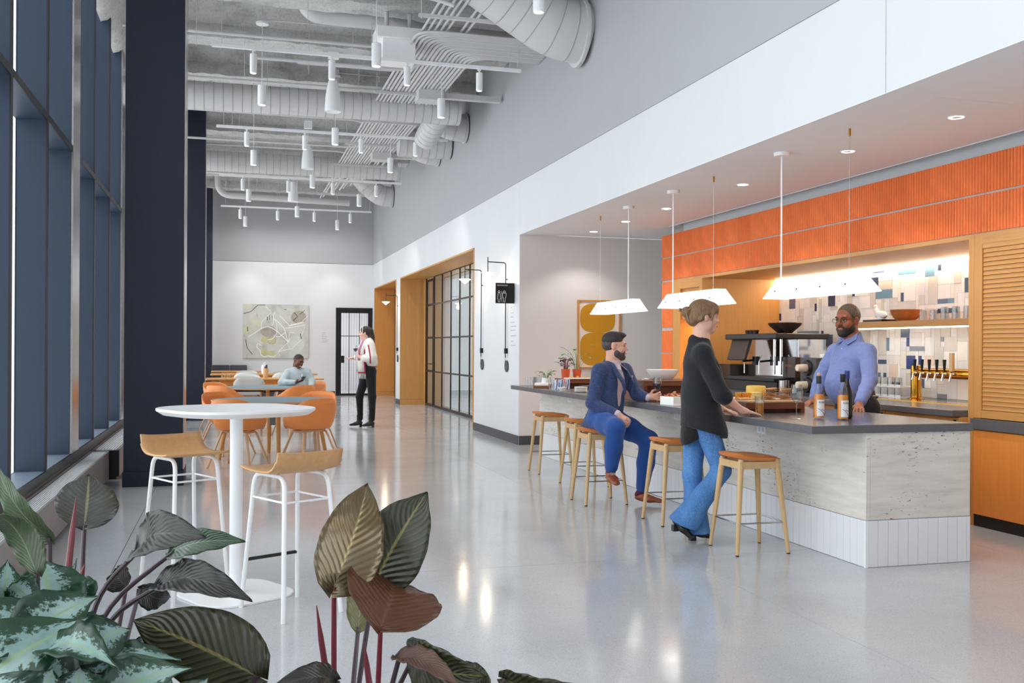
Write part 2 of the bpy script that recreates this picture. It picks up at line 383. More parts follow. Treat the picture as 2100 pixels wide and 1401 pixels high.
# ------------------------------------------------------------------ bar: base, tiles, slabs, worktop
BX, BX2, BY, BY2, ZT = 3.947, 4.746, 5.532, 12.53, .92
CTOP = plain('grey_quartz', rgb(98, 98, 102), .22, var=.05, scale=40, spec=.5)
TILEW = plain('white_glazed_tile', rgb(238, 238, 242), .22, var=.02, scale=1.3, spec=.6)
GROUT = plain('grey_grout', rgb(186, 184, 184), .8)
bar = thing('bar_counter', 'pale travertine bar base with white tile skirting under the grey worktop', 'bar', (BX, BY, 0))
LB, WB = BY2-BY, BX2-BX
MB().box((.03, .03, 0), (WB-.02, LB-.03, .868)).build('core', OAK, bar)
MB().box((.008, .008, 0), (.03, LB, .303)).box((.03, .008, 0), (WB, .03, .303)).build('grout_bed', GROUT, bar)
tw = .0762
tm = MB().box((0, .001, .002), (.012, tw-.0015, .301)).mesh('tile', TILEW); te = MB().box((.001, 0, .002), (tw-.0015, .012, .301)).mesh('tile', TILEW)
n = int(LB/tw)
for i in range(n): link('tile', tm, bar, .0015, loc=(-.004, .012+i*tw, 0))
for i in range(10): link('tile', te, bar, .0015, loc=(.012+i*tw, -.004, 0))
link('tile', MB().box((.001, 0, .002), (WB-.012-10*tw-.001, .012, .301)).mesh('tile', TILEW), bar, .0015, loc=(.012+10*tw, -.004, 0))
MB().box((-.005, -.005, .0), (.012, .012, .303)).build('corner_trim', WHITEP, bar)
sl = [0, .784, 1.99, 3.2, 4.41, 5.62, LB]
for a, b in zip(sl, sl[1:]): MB().box((0, a+.001, .305), (.03, b-.001, .868)).build('stone_slab', TRAV, bar, bevel=.001)
MB().box((.031, .001, .305), (WB, .03, .868)).build('stone_slab', TRAV, bar, bevel=.001)
for y in (1.24, 2.73, 5.72):
    o = MB().box((-.006, y, .755), (.0, y+.13, .82)).build('outlet_plate', WHITEP, bar, bevel=.002)
    for k in (.03, .08): MB().box((-.008, y+k, .77), (-.004, y+k+.025, .805)).build('socket', plain('socket_face', rgb(214, 214, 216), .4), o)
ct = MB().box((3.54, 5.52, .868), (4.76, 12.49, ZT)).build('bar_worktop', CTOP, None, bevel=.004)
tag(ct, 'long dark grey stone worktop on the travertine bar', 'countertop')
# ------------------------------------------------------------------ terracotta fascia of ribbed panels
XT = 5.75
TERRA = [plain('terracotta', rgb(*c), .75, var=.09, scale=9, bump=.15, bscale=60) for c in ((236, 124, 64), (231, 119, 60), (240, 129, 70))]
fa = room('wall_fascia', (XT, 0, 0))
MB().box((.013, 2, 2.335), (.2, 12.67, 2.958)).build('backing', GROUT, fa)
MB().box((.013, 12.31, .0), (.2, 12.67, 2.335)).build('backing', GROUT, fa)
def ribs(w, h, m):
    b = MB(); k = 9; p = w/k; pts = []
    for i in range(k):
        y = i*p; g = p*.13
        pts += [(y+g*.3, .0125), (y+g, .003), (y+p*.3, -.003), (y+p*.7, -.003), (y+p-g, .003), (y+p-g*.3, .0125)]
    pts = [(-x, yy) for yy, x in pts]
    prof = [(.0128, 0)]+[(-q[0], q[1]) for q in pts]+[(.0128, w)]
    return b.prism([(q[0], q[1]) for q in prof], 0, h).mesh('terracotta_panel', m)
RP = [ribs(.3035, .298, m) for m in TERRA]; RN = [ribs(.345, .298, m) for m in TERRA]
random.seed(7)
y = 12.67-.345
for zz in (.1, .413, .726, 1.04, 1.355, 1.70, 2.018): link('terracotta_panel', random.choice(RN), fa, loc=(0, 12.318, zz))
for r, zz in enumerate((2.342, 2.657)):
    for i in range(30): link('terracotta_panel', random.choice(RP), fa, loc=(0, 12.668-.3035*(i+1), zz))
# ------------------------------------------------------------------ back bar cabinetry
YP, YL = 6.73, 11.445
cab = thing('back_bar_cabinet', 'oak back bar cabinet lining the tiled recess behind the bar', 'cabinet', (XT, YL, 0))
Ld = YL-YP
MB().box((0, -Ld-.06, 2.30), (1.13, .0, 2.335)).build('soffit', OAKX, cab)
MB().box((0, 0, .0), (1.13, .03, 2.335)).build('side_panel', OAK, cab)
MB().box((0, -Ld-.06, 0), (1.13, -Ld, 2.30)).build('side_panel', OAK, cab)
for i in range(5):
    a = -Ld+.01+i*(Ld-.02)/5; b = a+(Ld-.02)/5-.006
    d = MB().box((-.08, a, .1), (-.06, b, .86)).build('door', OAK, cab, bevel=.002); MB().box((-.095, a+.03, .74), (-.08, a+.045, .84)).build('door_handle', BLACKM, d)
MB().box((-.06, -Ld, .1), (1.12, 0, .866)).build('body', OAK, cab); MB().box((0, -Ld, 0), (1.1, 0, .1)).build('toe_kick', BLACK, cab)
wt = MB().box((5.60, YP+.005, .868), (6.86, YL-.003, ZT)).build('back_worktop', CTOP, None, bevel=.003); tag(wt, 'grey stone worktop of the back bar below the tiles', 'countertop')
sh = thing('wall_shelf', 'floating oak shelf on the tiled back bar wall holding glassware', 'shelf', (6.86, YP+.005, 1.635))
MB().box((-.3, 0, 0), (0, 2.9, .068)).build('board', OAKX, sh, bevel=.003)
MB().box((-.29, .02, -.012), (-.26, 2.88, 0)).build('light_channel', emit('shelf_led', (1, .86, .66, 1), 10), sh)
led = thing('strip_light', 'glowing warm strip light along the top of the tiled wall', 'light', (6.80, YP+.02, 2.275))
MB().box((-.02, 0, 0), (.02, Ld-.04, .024)).build('diffuser', emit('warm_led', (1, .84, .62, 1), 24), led)
# tiled splashback
sp = thing('tile_splashback', 'patchwork tile splashback in white, beige, teal and navy', 'tiles', (6.86, YL, .92))
TC = [plain('tile_'+n, rgb(*c), .2, var=.06, scale=5, spec=.6) for n, c in (('navy', (54, 62, 92)), ('slate', (86, 100, 128)), ('teal', (104, 142, 168)), ('royal', (66, 78, 134)), ('stone', (214, 206, 196)), ('grey', (138, 142, 154)), ('peach', (240, 216, 196)),
      ('white', (242, 238, 234)), ('ivory', (240, 232, 220)), ('pearl', (230, 226, 226)))]
MB().box((-.004, -Ld, 0), (0.03, 0, 1.39)).build('mortar_bed', plain('mortar', rgb(222, 216, 208), .8), sp)
u = .0475; NW, NH = int(Ld/u), int(1.385/u); occ = np.zeros((NW, NH), bool)
FIX = [(40, 27, 3, 3, 0), (41, 29, 4, 1, 0), (50, 29, 6, 2, 2), (59, 29, 3, 3, 2), (63, 29, 1, 2, 0), (42, 24, 6, 2, 2), (51, 23, 1, 2, 0), (23, 24, 3, 3, 0), (5, 24, 3, 3, 1), (17, 22, 1, 2, 0), (33, 24, 1, 1, 0), (63, 21, 3, 1, 1), (66, 21, 2, 1, 2), (63, 19, 6, 1, 0), (50, 21, 6, 3, 4), (60, 26, 3, 6, 4), (51, 15, 3, 2, 1), (53, 13, 1, 2, 3), (54, 11, 5, 1, 5), (46, 13, 1, 3, 2), (64, 13, 1, 1, 5), (53, 9, 3, 3, 3), (57, 9, 1, 2, 3), (43, 8, 3, 1, 1), (43, 5, 1, 1, 2), (45, 5, 1, 1, 1), (48, 3, 3, 1, 0), (63, 1, 3, 1, 5), (43, 15, 3, 6, 4), (47, 7, 3, 3, 6), (59, 9, 3, 2, 6), (9, 15, 10, 2, 2), (20, 15, 1, 1, 0), (22, 14, 3, 3, 1), (6, 12, 3, 1, 1), (14, 10, 4, 1, 1), (0, 20, 1, 2, 0), (58, 4, 1, 2, 1), (71, 25, 1, 3, 0), (28, 18, 3, 2, 0), (34, 9, 2, 3, 1), (80, 22, 3, 2, 2), (86, 12, 2, 3, 0)]
def stile(i, j, w, h, c, th):
    MB().box((-th, -(i+w)*u+.0018, j*u+.0018), (-.003, -i*u-.0018, (j+h)*u-.0018)).build('tile', TC[c], sp)
for x, t, w, h, c in FIX:
    t = min(t, NH); j = max(0, t-h)
    if x+w <= NW and not occ[x:x+w, j:t].any():
        occ[x:x+w, j:t] = True; stile(x, j, w, t-j, c, .012)
random.seed(21); small = MB(); cnt = 0
for j in range(NH):
    for i in range(NW):
        if occ[i, j]: continue
        opts = [(4, 6), (6, 4), (4, 3), (3, 4), (3, 2), (2, 4), (5, 2), (2, 2), (3, 1), (1, 3), (1, 2), (2, 1), (1, 1)]
        k = random.randrange(0, 7) if random.random() < .8 else 6
        for w, h in opts[k:]:
            if i+w <= NW and j+h <= NH and not occ[i:i+w, j:j+h].any(): break
        occ[i:i+w, j:j+h] = True
        if w*h <= 1 or (w*h in (4, 6) and random.random() < .35):
            for a in range(w*2):
                for b in range(h*2):
                    small.box((-.009, -(i+a/2+.5)*u+.0012, (j+b/2)*u+.0012), (-.003, -(i+a/2)*u-.0012, (j+b/2+.5)*u-.0012))
        else: stile(i, j, w, h, random.choice((7, 7, 7, 8, 9, 9, 4)), random.choice((.010, .012)))
q = small.build('mosaic_chips', TC[7], sp); q['kind'] = 'stuff'
# tambour cabinet on the right of the recess
tc = thing('tambour_cabinet', 'oak cabinet with a slatted roll shutter right of the recess', 'cabinet', (XT, 6.668, 0))
MB().box((0, -.085, .865), (.06, 0, 2.335)).build('stile', OAK, tc); MB().box((0, -1.7, 2.25), (.06, -.085, 2.335)).build('rail', OAKX, tc)
MB().box((.03, -1.7, .87), (.5, -.086, 2.25)).build('carcass', OAKX, tc)
sm = MB().prism([(-.010, 0), (-.004, .002), (0, .017), (0, .033), (.02, .036), (.02, 0)], -1.7, -.087, 'y').mesh('slat', OAKX, True)
for i in range(36): link('slat', sm, tc, loc=(.012, 0, .935+i*.0355))
MB().box((.0, -1.7, .868), (.03, -.087, .93)).build('bottom_rail', OAKX, tc); MB().box((.003, -1.7, 2.213), (.03, -.087, 2.25)).build('top_rail', OAKX, tc)
tb = thing('base_cabinet', 'amber wood base cabinet with black kick below the roll shutter', 'cabinet', (XT, 6.668, 0))
MB().box((0, -1.75, .096), (.5, 0, .772)).build('body', OAK, tb); MB().box((-.012, -.985, .098), (0, -.012, .768)).build('door', ORWOOD, tb, bevel=.002); MB().box((-.012, -1.75, .098), (0, -.99, .768)).build('door', ORWOOD, tb, bevel=.002)
MB().box((.01, -1.75, 0), (.4, 0, .096)).build('toe_kick', BLACK, tb)
o = MB().box((XT-.035, 4.918, .776), (XT+.45, 6.668, .862)).build('cabinet_worktop', CTOP, None, bevel=.003); tag(o, 'grey stone ledge between roll shutter and amber cabinet doors', 'countertop')
# cabinet with the lit alcove, left of the recess
ac = thing('alcove_cabinet', 'oak framed cabinet with a warmly lit alcove behind the standing woman', 'cabinet', (XT, 11.475, 0))
MB().box((0, .60, .9), (.06, .83, 2.335)).build('stile', OAK, ac); MB().box((0, 0, .9), (.06, .05, 2.335)).build('stile', OAK, ac)
MB().box((0, .05, 2.20), (.06, .6, 2.335)).build('rail', OAKX, ac); MB().box((.03, .05, 1.80), (.07, .6, 2.20)).build('shutter_box', OAKX, ac)
MB().box((.5, 0, .9), (.53, .83, 2.2)).build('back', OAK, ac); MB().box((.06, .60, .9), (.5, .62, 2.2)).build('side', OAK, ac); MB().box((.06, .0, .9), (.5, .03, 2.2)).build('side', OAK, ac)
MB().box((0, 0, 0), (.53, .83, .9)).build('body', OAK, ac); MB().box((.1, .03, 1.44), (.5, .6, 1.465)).build('shelf', OAKX, ac)
for z in (1.785, 1.43): MB().box((.2, .1, z-.01), (.4, .5, z)).build('light_panel', emit('alcove_led', (1, .72, .32, 1), 14), ac)
# ------------------------------------------------------------------ bar pendants
SHADE = emit('lit_shade', (1, .9, .76, 1), .85)
def pend(yc, yrod, yhook, lb):
    t = thing('pendant_lamp', lb, 'lamp', (4.45, yc, 1.83), 0, 'pendant lamps over the bar')
    w1, w0, l1, l0, h = .105, .05, .655, .545, .14
    b = MB(); o = [(-w1, -l1, 0), (w1, -l1, 0), (w1, l1, 0), (-w1, l1, 0)]; p = [(-w0, -l0, h), (w0, -l0, h), (w0, l0, h), (-w0, l0, h)]
    b.add(o+p, [(0, 1, 5, 4), (1, 2, 6, 5), (2, 3, 7, 6), (3, 0, 4, 7), (4, 5, 6, 7)]); s = b.build('lamp_shade', SHADE, t, solid=.006)
    MB().box((-w1+.02, -l1+.02, .012), (w1-.02, l1-.02, .016)).build('diffuser', emit('lamp_diffuser', (1, .92, .8, 1), 7), s)
    for k in (-.9, -.3, .3, .9):
        MB().cyl((-.08, k*l0, .06), (-.092, k*l0, .055), .005, n=8).build('stud', BLACKM, s)
    MB().cyl((0, yrod-yc, h), (0, yrod-yc, ZS-1.83-.03), .007, n=8).build('rod', LAMPW, t, True)
    MB().cyl((0, yrod-yc, ZS-1.83-.035), (0, yrod-yc, ZS-1.83-.001), .065, n=24).build('canopy', LAMPW, t, True)
    MB().cyl((0, yhook-yc, h), (0, yhook-yc, ZS-1.83-.04), .0015, n=6).build('cable', STEEL, t)
    MB().cyl((0, yhook-yc, ZS-1.83-.055), (0, yhook-yc, ZS-1.83), .009, n=8).build('cable_gripper', plain('brass_gripper', rgb(190, 140, 60), .3, 1), t)
pend(6.87, 7.41, 6.46, 'nearest white pendant over the bar, between woman and bartender'); pend(9.02, 9.526, 8.625, 'middle white pendant over the bar above the woman\'s head'); pend(11.06, 10.73, 11.64, 'farthest white pendant over the bar above the seated man')
for k, y in enumerate((4.0, 5.92, 7.2, 8.96, 10.77, 12.02, 13.2)):
    t = thing('downlight', 'recessed round downlight in the bar ceiling, %s' % ('outside the view', 'nearest the viewer', 'second from the viewer', 'third from the viewer', 'third from the far wall', 'second from the far wall', 'nearest the far grey wall')[k], 'light', (4.945, y, ZS), 0, 'downlights in the bar ceiling')
    MB().lathe([(.04, -.004), (.06, -.004), (.062, 0), (.04, 0), (.04, -.004)], 24).build('trim_ring', LAMPW, t, True)
    MB().lathe([(0.0005, -.003), (.052, -.0045), (.052, -.002)], 24).build('lens', emit('downlight_lens', (1, .95, .88, 1), 22), t)
    lamp('downlight_beam', 'SPOT', (0, 0, -.02), 38, (1, .95, .88), .05, t, spot=radians(120))
# ------------------------------------------------------------------ track lights
def spot_head(par, x, y, z, drop):
    o = MB().lathe([(.0005, -.235), (.036, -.235), (.0425, -.228), (.0425, -.003), (.038, 0), (.0005, 0)], 18).build('spot_head', LAMPW, par, True, loc=(x, y, z-drop))
    MB().lathe([(.0005, -.2352), (.03, -.2352), (.03, -.232)], 14).build('lens', emit('spot_lens', (1, .95, .86, 1), 4), o)
    MB().cyl((0, 0, 0), (0, 0, drop), .012, n=8).box((-.02, -.012, drop-.02), (.02, .012, drop)).build('stem', LAMPW, o, True)
for k, y in enumerate((8.0, 12.47, 17.02, 21.8, 26.65)):
    t = thing('track_light', 'white ceiling light track carrying four spotlights, %s' % ('out of view over the viewer', 'nearest the viewer', 'second from the viewer', 'second from the back wall', 'nearest the back wall')[k], 'track light', (0, y, 5.02), 0, 'ceiling light tracks')
    MB().box((-.215, -.02, -.02), (3.65, .02, .02)).build('rail', LAMPW, t)
    for x in (.27, 1.21, 2.15, 3.09): spot_head(t, x, 0, -.02, .05)
    if k > 1: [lamp('track_beam', 'SPOT', (x, 0, -.31), 80 if k == 4 else 80, (1, .98, .96), .05, t, rot=(radians(50 if k == 4 else 24), 0, 0), spot=radians(95)) for x in (.27, 1.21, 2.15, 3.09)]
    for x in (-.1, 1.7, 3.5): MB().cyl((x, 0, .02), (x, 0, 1.2), .004, n=6).build('hanger', PIPE, t)
    MB().tube(rline([(3.6, 0, .02), (3.62, 0, .3), (3.75, .05, .75), (3.75, .05, 1.2)], .1), .006, 6).build('feed', PIPE, t, True)
ROWN = {9.4: 'closest to the viewer', 14.1: 'in the second row', 18.8: 'in the third row', 23.5: 'in the fourth row', 28.4: 'in the last row', 11.76: 'in the near middle', 16.5: 'in the second middle spot', 21.1: 'in the third middle spot', 25.94: 'in the far middle'}
for x, ys_ in ((.42, (14.1, 18.8, 23.5, 28.4)), (1.66, (11.76, 16.5, 21.1, 25.94)), (2.93, (9.4, 14.1, 18.8, 23.5, 28.4))):
    for y in ys_:
        t = thing('cylinder_pendant', 'white cylinder pendant on a wire %s, %s' % ({.42: 'nearest the windows', 1.66: 'along the hall\'s centre', 2.93: 'nearest the grey wall'}[x], ROWN[y]), 'pendant', (x, y, 4.72), 0, 'cylinder pendants in the hall')
        b = MB().lathe([(.0005, .004), (.05, .004), (.055, 0), (.057, .01), (.057, .035), (.0555, .036), (.0555, .04), (.057, .041), (.057, .245), (.0555, .246), (.0555, .25), (.057, .251), (.057, .27), (.052, .275), (.0005, .275)], 20).build('body', LAMPW, t, True)
        MB().lathe([(.0005, .003), (.042, .003), (.042, .008)], 16).build('lens', emit('pendant_lens', (1, .95, .86, 1), 5), b)
        MB().cyl((0, 0, .275), (0, 0, 1.12), .005, n=6).build('wire', LAMPW, t)
        MB().lathe([(.0005, 1.11), (.085, 1.11), (.085, 1.135), (.0005, 1.14)], 20).build('canopy', LAMPW, t, True)
        MB().box((-.055, -.055, 1.14), (.055, .055, 1.22)).cyl((0, 0, 1.2), (0, 0, 1.6), .004, n=6).build('junction_box', PIPE, t)
        MB().cyl((.05, 0, 1.18), (1.15, 0, 1.18), .011, n=8).build('conduit', PIPE, t, True); lamp('pendant_beam', 'SPOT', (0, 0, -.01), 70, (1, .96, .9), .05, t, spot=radians(75))
for k, y in enumerate((14.75, 19.62, 24.15)):
    t = thing('pendant_speaker', 'bell-shaped white pendant speaker, %s' % ('nearest', 'middle one', 'farthest')[k], 'speaker', (1.45, y, 4.85), 0, 'pendant speakers')
    MB().lathe([(.0005, .012), (.10, .006), (.118, 0), (.12, .012), (.119, .05), (.11, .2), (.092, .34), (.07, .44), (.055, .475), (.0005, .48)], 28).build('body', LAMPW, t, True)
    MB().cyl((0, 0, .48), (0, 0, 1.4), .006, n=6).build('wire', LAMPW, t)
    MB().box((-.07, -.05, .78), (.08, .05, .93)).build('bracket_box', LAMPW, t)
t = thing('projector_housing', 'white stepped box hanging from the ceiling beside the conduits', 'housing', (2.08, 12.75, 5.05))
MB().box((-.22, -.15, 0), (.2, .15, .28)).build('lower_box', WHITEP, t, bevel=.004); MB().box((-.3, -.22, .28), (.28, .22, .42)).build('upper_box', WHITEP, t, bevel=.004)
for x in (-.15, .15): MB().cyl((x, 0, .42), (x, 0, .66), .03, n=10).build('support_pole', PIPE, t, True)
# ------------------------------------------------------------------ conduits and trapeze supports
rk = thing('conduit_rack', 'bundle of parallel grey conduits on trapeze supports below the deck', 'conduits', (0, 0, 5.3))
N = 17
for i in range(N):
    x = 2.22+i*.057; r = random.choice((.017, .020, .023)); y1 = 26.6-.25*i if i % 3 else 22-.1*i
    k = 1-i/N
    ye = 13.05-k*.98; pts = [(x, y1, 0), (x, ye, 0), (4.04, ye, 0)]
    MB().tube(rline(pts, .3), r, 8).build('conduit', PIPE, rk, True)
for i in range(7):
    x = 2.3+i*.075+(.1 if i > 4 else 0); MB().tube(rline([(x, 12.6, .06), (x, 11.2, .06), (x+.08, 10.7, .16), (x+.08, 7.5, .16)], .2), .016, 8).build('conduit', PIPE, rk, True)
for y in (11.4, 13.3, 15.0, 17.0, 19.0, 21.2, 23.4, 25.4):
    MB().box((2.1, y-.02, -.06), (3.3, y+.02, -.022)).build('trapeze_bar', PIPE, rk)
    for x in (2.13, 3.27): MB().cyl((x, y, -.08), (x, y, .98), .006, n=6).build('threaded_rod', PIPE, rk)
for x0, y0, z0, x1 in ((-1.3, 11.2, .1, 2.2), (-1.3, 13.3, .12, 2.2), (-1.2, 15.1, .0, 2.2), (-1.2, 17.8, .15, 2.2), (-1.2, 19.4, -.02, 2.2), (-1.1, 20.5, .1, 2.2), (.3, 13.5, -.1, 2.3), (.9, 14.1, .05, 2.4), (-1.1, 24.2, .1, 2.2)):
    t = MB().tube(rline([(x0, y0, z0), (x1, y0, z0), (x1+.25, y0-.1, 0)], .15), .022, 8).build('branch_conduit', PIPE, rk, True)
for y in (14.9, 19.9):
    MB().box((2.72, y-.16, -.16), (3.1, y+.16, -.01)).build('junction_box', DUCT, rk); MB().box((3.1, y-.05, -.1), (4.02, y+.05, -.02)).build('cable_tray', PIPE, rk)
sp_ = random.Random(5)
for i in range(40):
    x, y = sp_.uniform(-1, 2.3), sp_.uniform(12, 27); MB().cyl((x, y, -.15+sp_.random()*.3), (x, y, 1), .004, n=5).build('hanger_rod', PIPE, rk)
# ------------------------------------------------------------------ ducts
def spiral(name, lb, pts, r, rr=.4, seam=.14):
    t = thing(name, lb, 'duct', pts[0], 0, 'round air ducts'); p0 = Vector(pts[0]); P = [Vector(p)-p0 for p in pts]
    pl = rline(P, rr); MB().tube(pl, r, 28).build('tube', DUCT, t, True)
    d = 0; b = MB(); acc = 0
    for a, c in zip(pl, pl[1:]):
        l = (c-a).length; dr = (c-a).normalized() if l else None
        while l and acc < l:
            q = a+dr*acc; b.tube([q-dr*.004, q+dr*.004], r+.0035, 28, False); acc += seam
        acc -= l
    if b.v: o = b.build('seam_ribs', SEAM, t, True); o['kind'] = 'stuff'
    return t
spiral('spiral_duct', 'straight spiral duct crossing the hall behind the first light track', [(-1.5, 15.9, 5.22), (3.6, 15.9, 5.25)], .21)
spiral('spiral_duct', 'straight spiral duct crossing the hall behind the second light track', [(-1.5, 21.6, 5.26), (3.5, 21.6, 5.26)], .21)
spiral('spiral_duct', 'smooth curved duct at the top edge over the first track', [(.95, 13.25, 6.2), (.95, 13.25, 5.77), (2.05, 13.25, 5.76), (2.45, 13.25, 5.64), (3.95, 13.25, 5.64)], .128, .3, 9)
spiral('round_duct', 'smooth pale pipe bending along the far back wall', [(-.3, 27.8, 6.2), (-.3, 27.8, 5.47), (3.2, 27.8, 5.40)], .085, .35, 9)
def takeoff(y, z, r, lb, dx=1.25, dz=1.0):
    t = spiral('elbow_duct', lb, [(W+.0-dx-.3, y-.25, z+dz+.25), (W-.62, y-.02, z+.22), (W-.3, y, z), (W-.001, y, z)], r, .42, .17)
    MB().tube([(1.55-.04, .25, -dz-.25), (1.55-.015, .25, -dz-.25)], r+.03, 28).build('flange', DUCT, t, True)
t = spiral('elbow_duct', 'largest elbow duct entering the grey wall at top centre', [(2.45, 11.1, 5.88), (3.35, 11.2, 5.40), (3.7, 11.2, 5.2), (W+.01, 11.2, 5.16)], .36, .5, .2); MB().tube([(1.52, .1, -.72), (1.56, .1, -.72)], .40, 28).build('flange', DUCT, t, True)
takeoff(17.3, 5.32, .24, 'elbow duct entering the grey wall, second from the viewer')
takeoff(19.7, 5.32, .24, 'elbow duct entering the grey wall, third from the viewer')
takeoff(25.6, 5.3, .26, 'elbow duct entering the grey wall, farthest from the viewer')
spiral('spiral_duct', 'vertical capped duct hanging beside the second elbow', [(3.3, 16.0, 6.2), (3.3, 16.0, 5.25), (3.25, 16.9, 5.0)], .2, .3)
spiral('spiral_duct', 'short spiral duct with end cap facing the windows', [(3.05, 18.6, 5.25), (4.03, 18.6, 5.25)], .25, .3)
# ------------------------------------------------------------------ radiators
SLAT = plain('radiator_grille', rgb(226, 226, 228), .35, .2)
for y0, y1, x1, lb in ((2.5, 11.0, -1.18, 'long low grey radiator cabinet under the windows, nearest the viewer'), (11.2, 20.5, -1.10, 'long low grey radiator cabinet under the windows, behind the first'), ):
    t = thing('radiator', lb, 'radiator', (x1, y0, 0), 0, 'radiators under the windows'); w = x1+1.365
    MB().box((-w, 0, .03), (-w+.02, y1-y0, .3)).box((-.02, 0, .03), (0, y1-y0, .318)).box((-w, y1-y0-.02, .03), (0, y1-y0, .318)).build('cabinet', RADM, t, bevel=.002)
    MB().box((-w-.002, -.002, .0), (-.03, y1-y0+.002, .03)).build('plinth', BLACK, t); MB().box((-w+.005, -.0022, .03), (-.004, .02, .305)).build('end_cap', BLACK, t)
    MB().box((-w, 0, .3), (-w+.022, y1-y0, .318)).box((-w, y1-y0-.05, .3), (0, y1-y0, .32)).build('top_frame', RADM, t)
    MB().box((-w+.02, 0, .24), (-.02, y1-y0, .26)).build('fin_bed', BLACK, t)
    for i in range(8):
        x = -w+.033+i*(w-.05)/8; MB().box((x, .01, .27), (x+.011, y1-y0-.05, .316)).build('grille_slat', SLAT, t)
# ------------------------------------------------------------------ counter stools
ASH = wood('pale_oak', rgb(216, 182, 134), rgb(200, 162, 112), .45, 'Z', .8)
TAN = plain('tan_leather', rgb(208, 122, 50), .36, var=.10, scale=10, bump=.08, bscale=220)
PLY = wood('plywood_veneer', rgb(212, 166, 116), rgb(196, 148, 98), .4, 'X', .7)
def sector(fn, nr, na, zb=None):
    rows = [[fn(i/nr, 2*pi*k/na) for k in range(na)] for i in range(nr+1)]; return rows
def seat_fn(rx, ry, z0, top):
    def f(t, a):
        c, s = cos(a), sin(a); e = .88
        x = rx*t*math.copysign(abs(c)**e, c); y = ry*t*math.copysign(abs(s)**e, s)
        u = -x/rx
        z = z0+.034*max(0, u)**1.6-.018*max(0, -u)**2+.008*(y/ry)**2
        if top: z -= .015*max(0, (t-.75)/.25)**2.0
        else: z -= .036+.010*(1-t)
        return (x, y, z)
    return f
def make_stool(lb, loc):
    t = thing('bar_stool', lb, 'stool', loc, 0, 'leather counter stools')
    b = MB(); b.grid(sector(seat_fn(.215, .175, .668, True), 8, 44), True); r1 = sector(seat_fn(.215, .175, .668, True), 8, 44)[-1]; lo = sector(seat_fn(.205, .165, .668, False), 6, 44)
    b.grid([r1, lo[-1]], True); b.grid(lo[::-1], True); b.build('seat', TAN, t, True)
    MB().box((-.155, -.15, .582), (.155, -.125, .632)).box((-.155, .125, .582), (.155, .15, .632)).box((-.155, -.126, .582), (-.13, .126, .632)).box((.13, -.126, .582), (.155, .126, .632)).build('seat_frame', ASH, t, bevel=.003)
    for sx in (-1, 1):
        for sy in (-1, 1):
            l = MB().tube([(sx*.135, sy*.13, .645), (sx*.145, sy*.14, .55), (sx*.195, sy*.195, .008)], [.019, .0205, .0135], 14).build('leg', ASH, t, True)
            MB().cyl((sx*.195, sy*.195, 0), (sx*.1945, sy*.1945, .009), .0125, n=12).build('foot_pad', BLACK, l)
    z = .215; q = .178; pts = [(q, q), (-q, q), (-q, -q), (q, -q), (q, q)]
    MB().tube(rline([(x, y, z) for x, y in pts], .004), .0055, 8).build('footrest', STEEL, t, True)
    return t
s0 = make_stool('tan leather counter stool at the far end of the bar', (3.52, 10.75, 0))
copytree(s0, (3.52, 9.64, 0), 0, 'tan leather counter stool just behind the seated man\'s stool'); copytree(s0, (3.255, 8.52, 0), 0, 'tan leather counter stool the man in the blue jacket sits on')
copytree(s0, (3.49, 7.41, 0), 0, 'tan leather counter stool between the seated man and the standing woman'); copytree(s0, (3.51, 6.25, 0), 0, 'tan leather counter stool nearest the viewer in front of the bar')
# ------------------------------------------------------------------ high table and plywood stools
ht = thing('high_table', 'white bar-height table with rounded square top on a post', 'table', (.045, 5.85, 0), .5)
top = MB(); o1 = rrect(.80, .80, .30, 14); o0 = rrect(.73, .73, .27, 14)
n = len(o1); top.grid([[(x, y, 1.018) for x, y in o0], [(x, y, 1.042) for x, y in o1], [(x, y, 1.056) for x, y in o1]], True); top.f.append(tuple(range(2*n, 3*n))); top.f.append(tuple(range(n-1, -1, -1))); top.mi += [0, 0]
top.build('tabletop', WHITEP, ht, True, bevel=.002)
MB().cyl((0, 0, .012), (0, 0, 1.02), .036, n=28).build('post', WHITEP, ht, True); MB().prism(rrect(.56, .56, .17, 8), 0, .012).build('base_plate', WHITEP, ht, bevel=.003)
def ply_stool(lb, loc, rz):
    t = thing('plywood_stool', lb, 'stool', loc, rz, 'white framed plywood stools'); w = .20
    prof = [(.19, .757), (.12, .745), (0, .740), (-.10, .745), (-.15, .765), (-.178, .80), (-.192, .855)]
    pl = rline([(p[0], 0, p[1]) for p in prof], .04); rows = [[(q.x, y, q.z+.01*(abs(y)/w)**3) for y in [w*(-1+2*k/10)*(1 if q.z < .80 else .97) for k in range(11)]] for q in pl]
    MB().grid(rows).build('seat', PLY, t, True, solid=.012)
    for sy in (-1, 1):
        pts = [(-.217, sy*.173, 0), (-.15, sy*.13, .73), (.15, sy*.13, .73), (.217, sy*.173, 0)]
        MB().tube(rline(pts, .07), .0125, 12).build('leg_frame', WHITEP, t, True)
    for sx in (-1, 1): MB().tube([(sx*.163, -.138, .60), (sx*.163, .138, .60)], .006, 8).build('stretcher', WHITEP, t, True)
    for sy in (-1, 1): MB().tube([(-.163, sy*.138, .60), (.163, sy*.138, .60)], .006, 8).build('stretcher', WHITEP, t, True)
    MB().tube([(.193, -.157, .26), (.193, .157, .26)], .0095, 10).build('footrest', BLACK, t, True)
    return t
ply_stool('plywood stool with white legs right of the high table, nearest the viewer', (.325, 5.425, 0), math.atan2(.388, -.204)); ply_stool('plywood stool with white legs left of the high table, by the navy column', (-.253, 6.37, 0), math.atan2(-.38, .2))
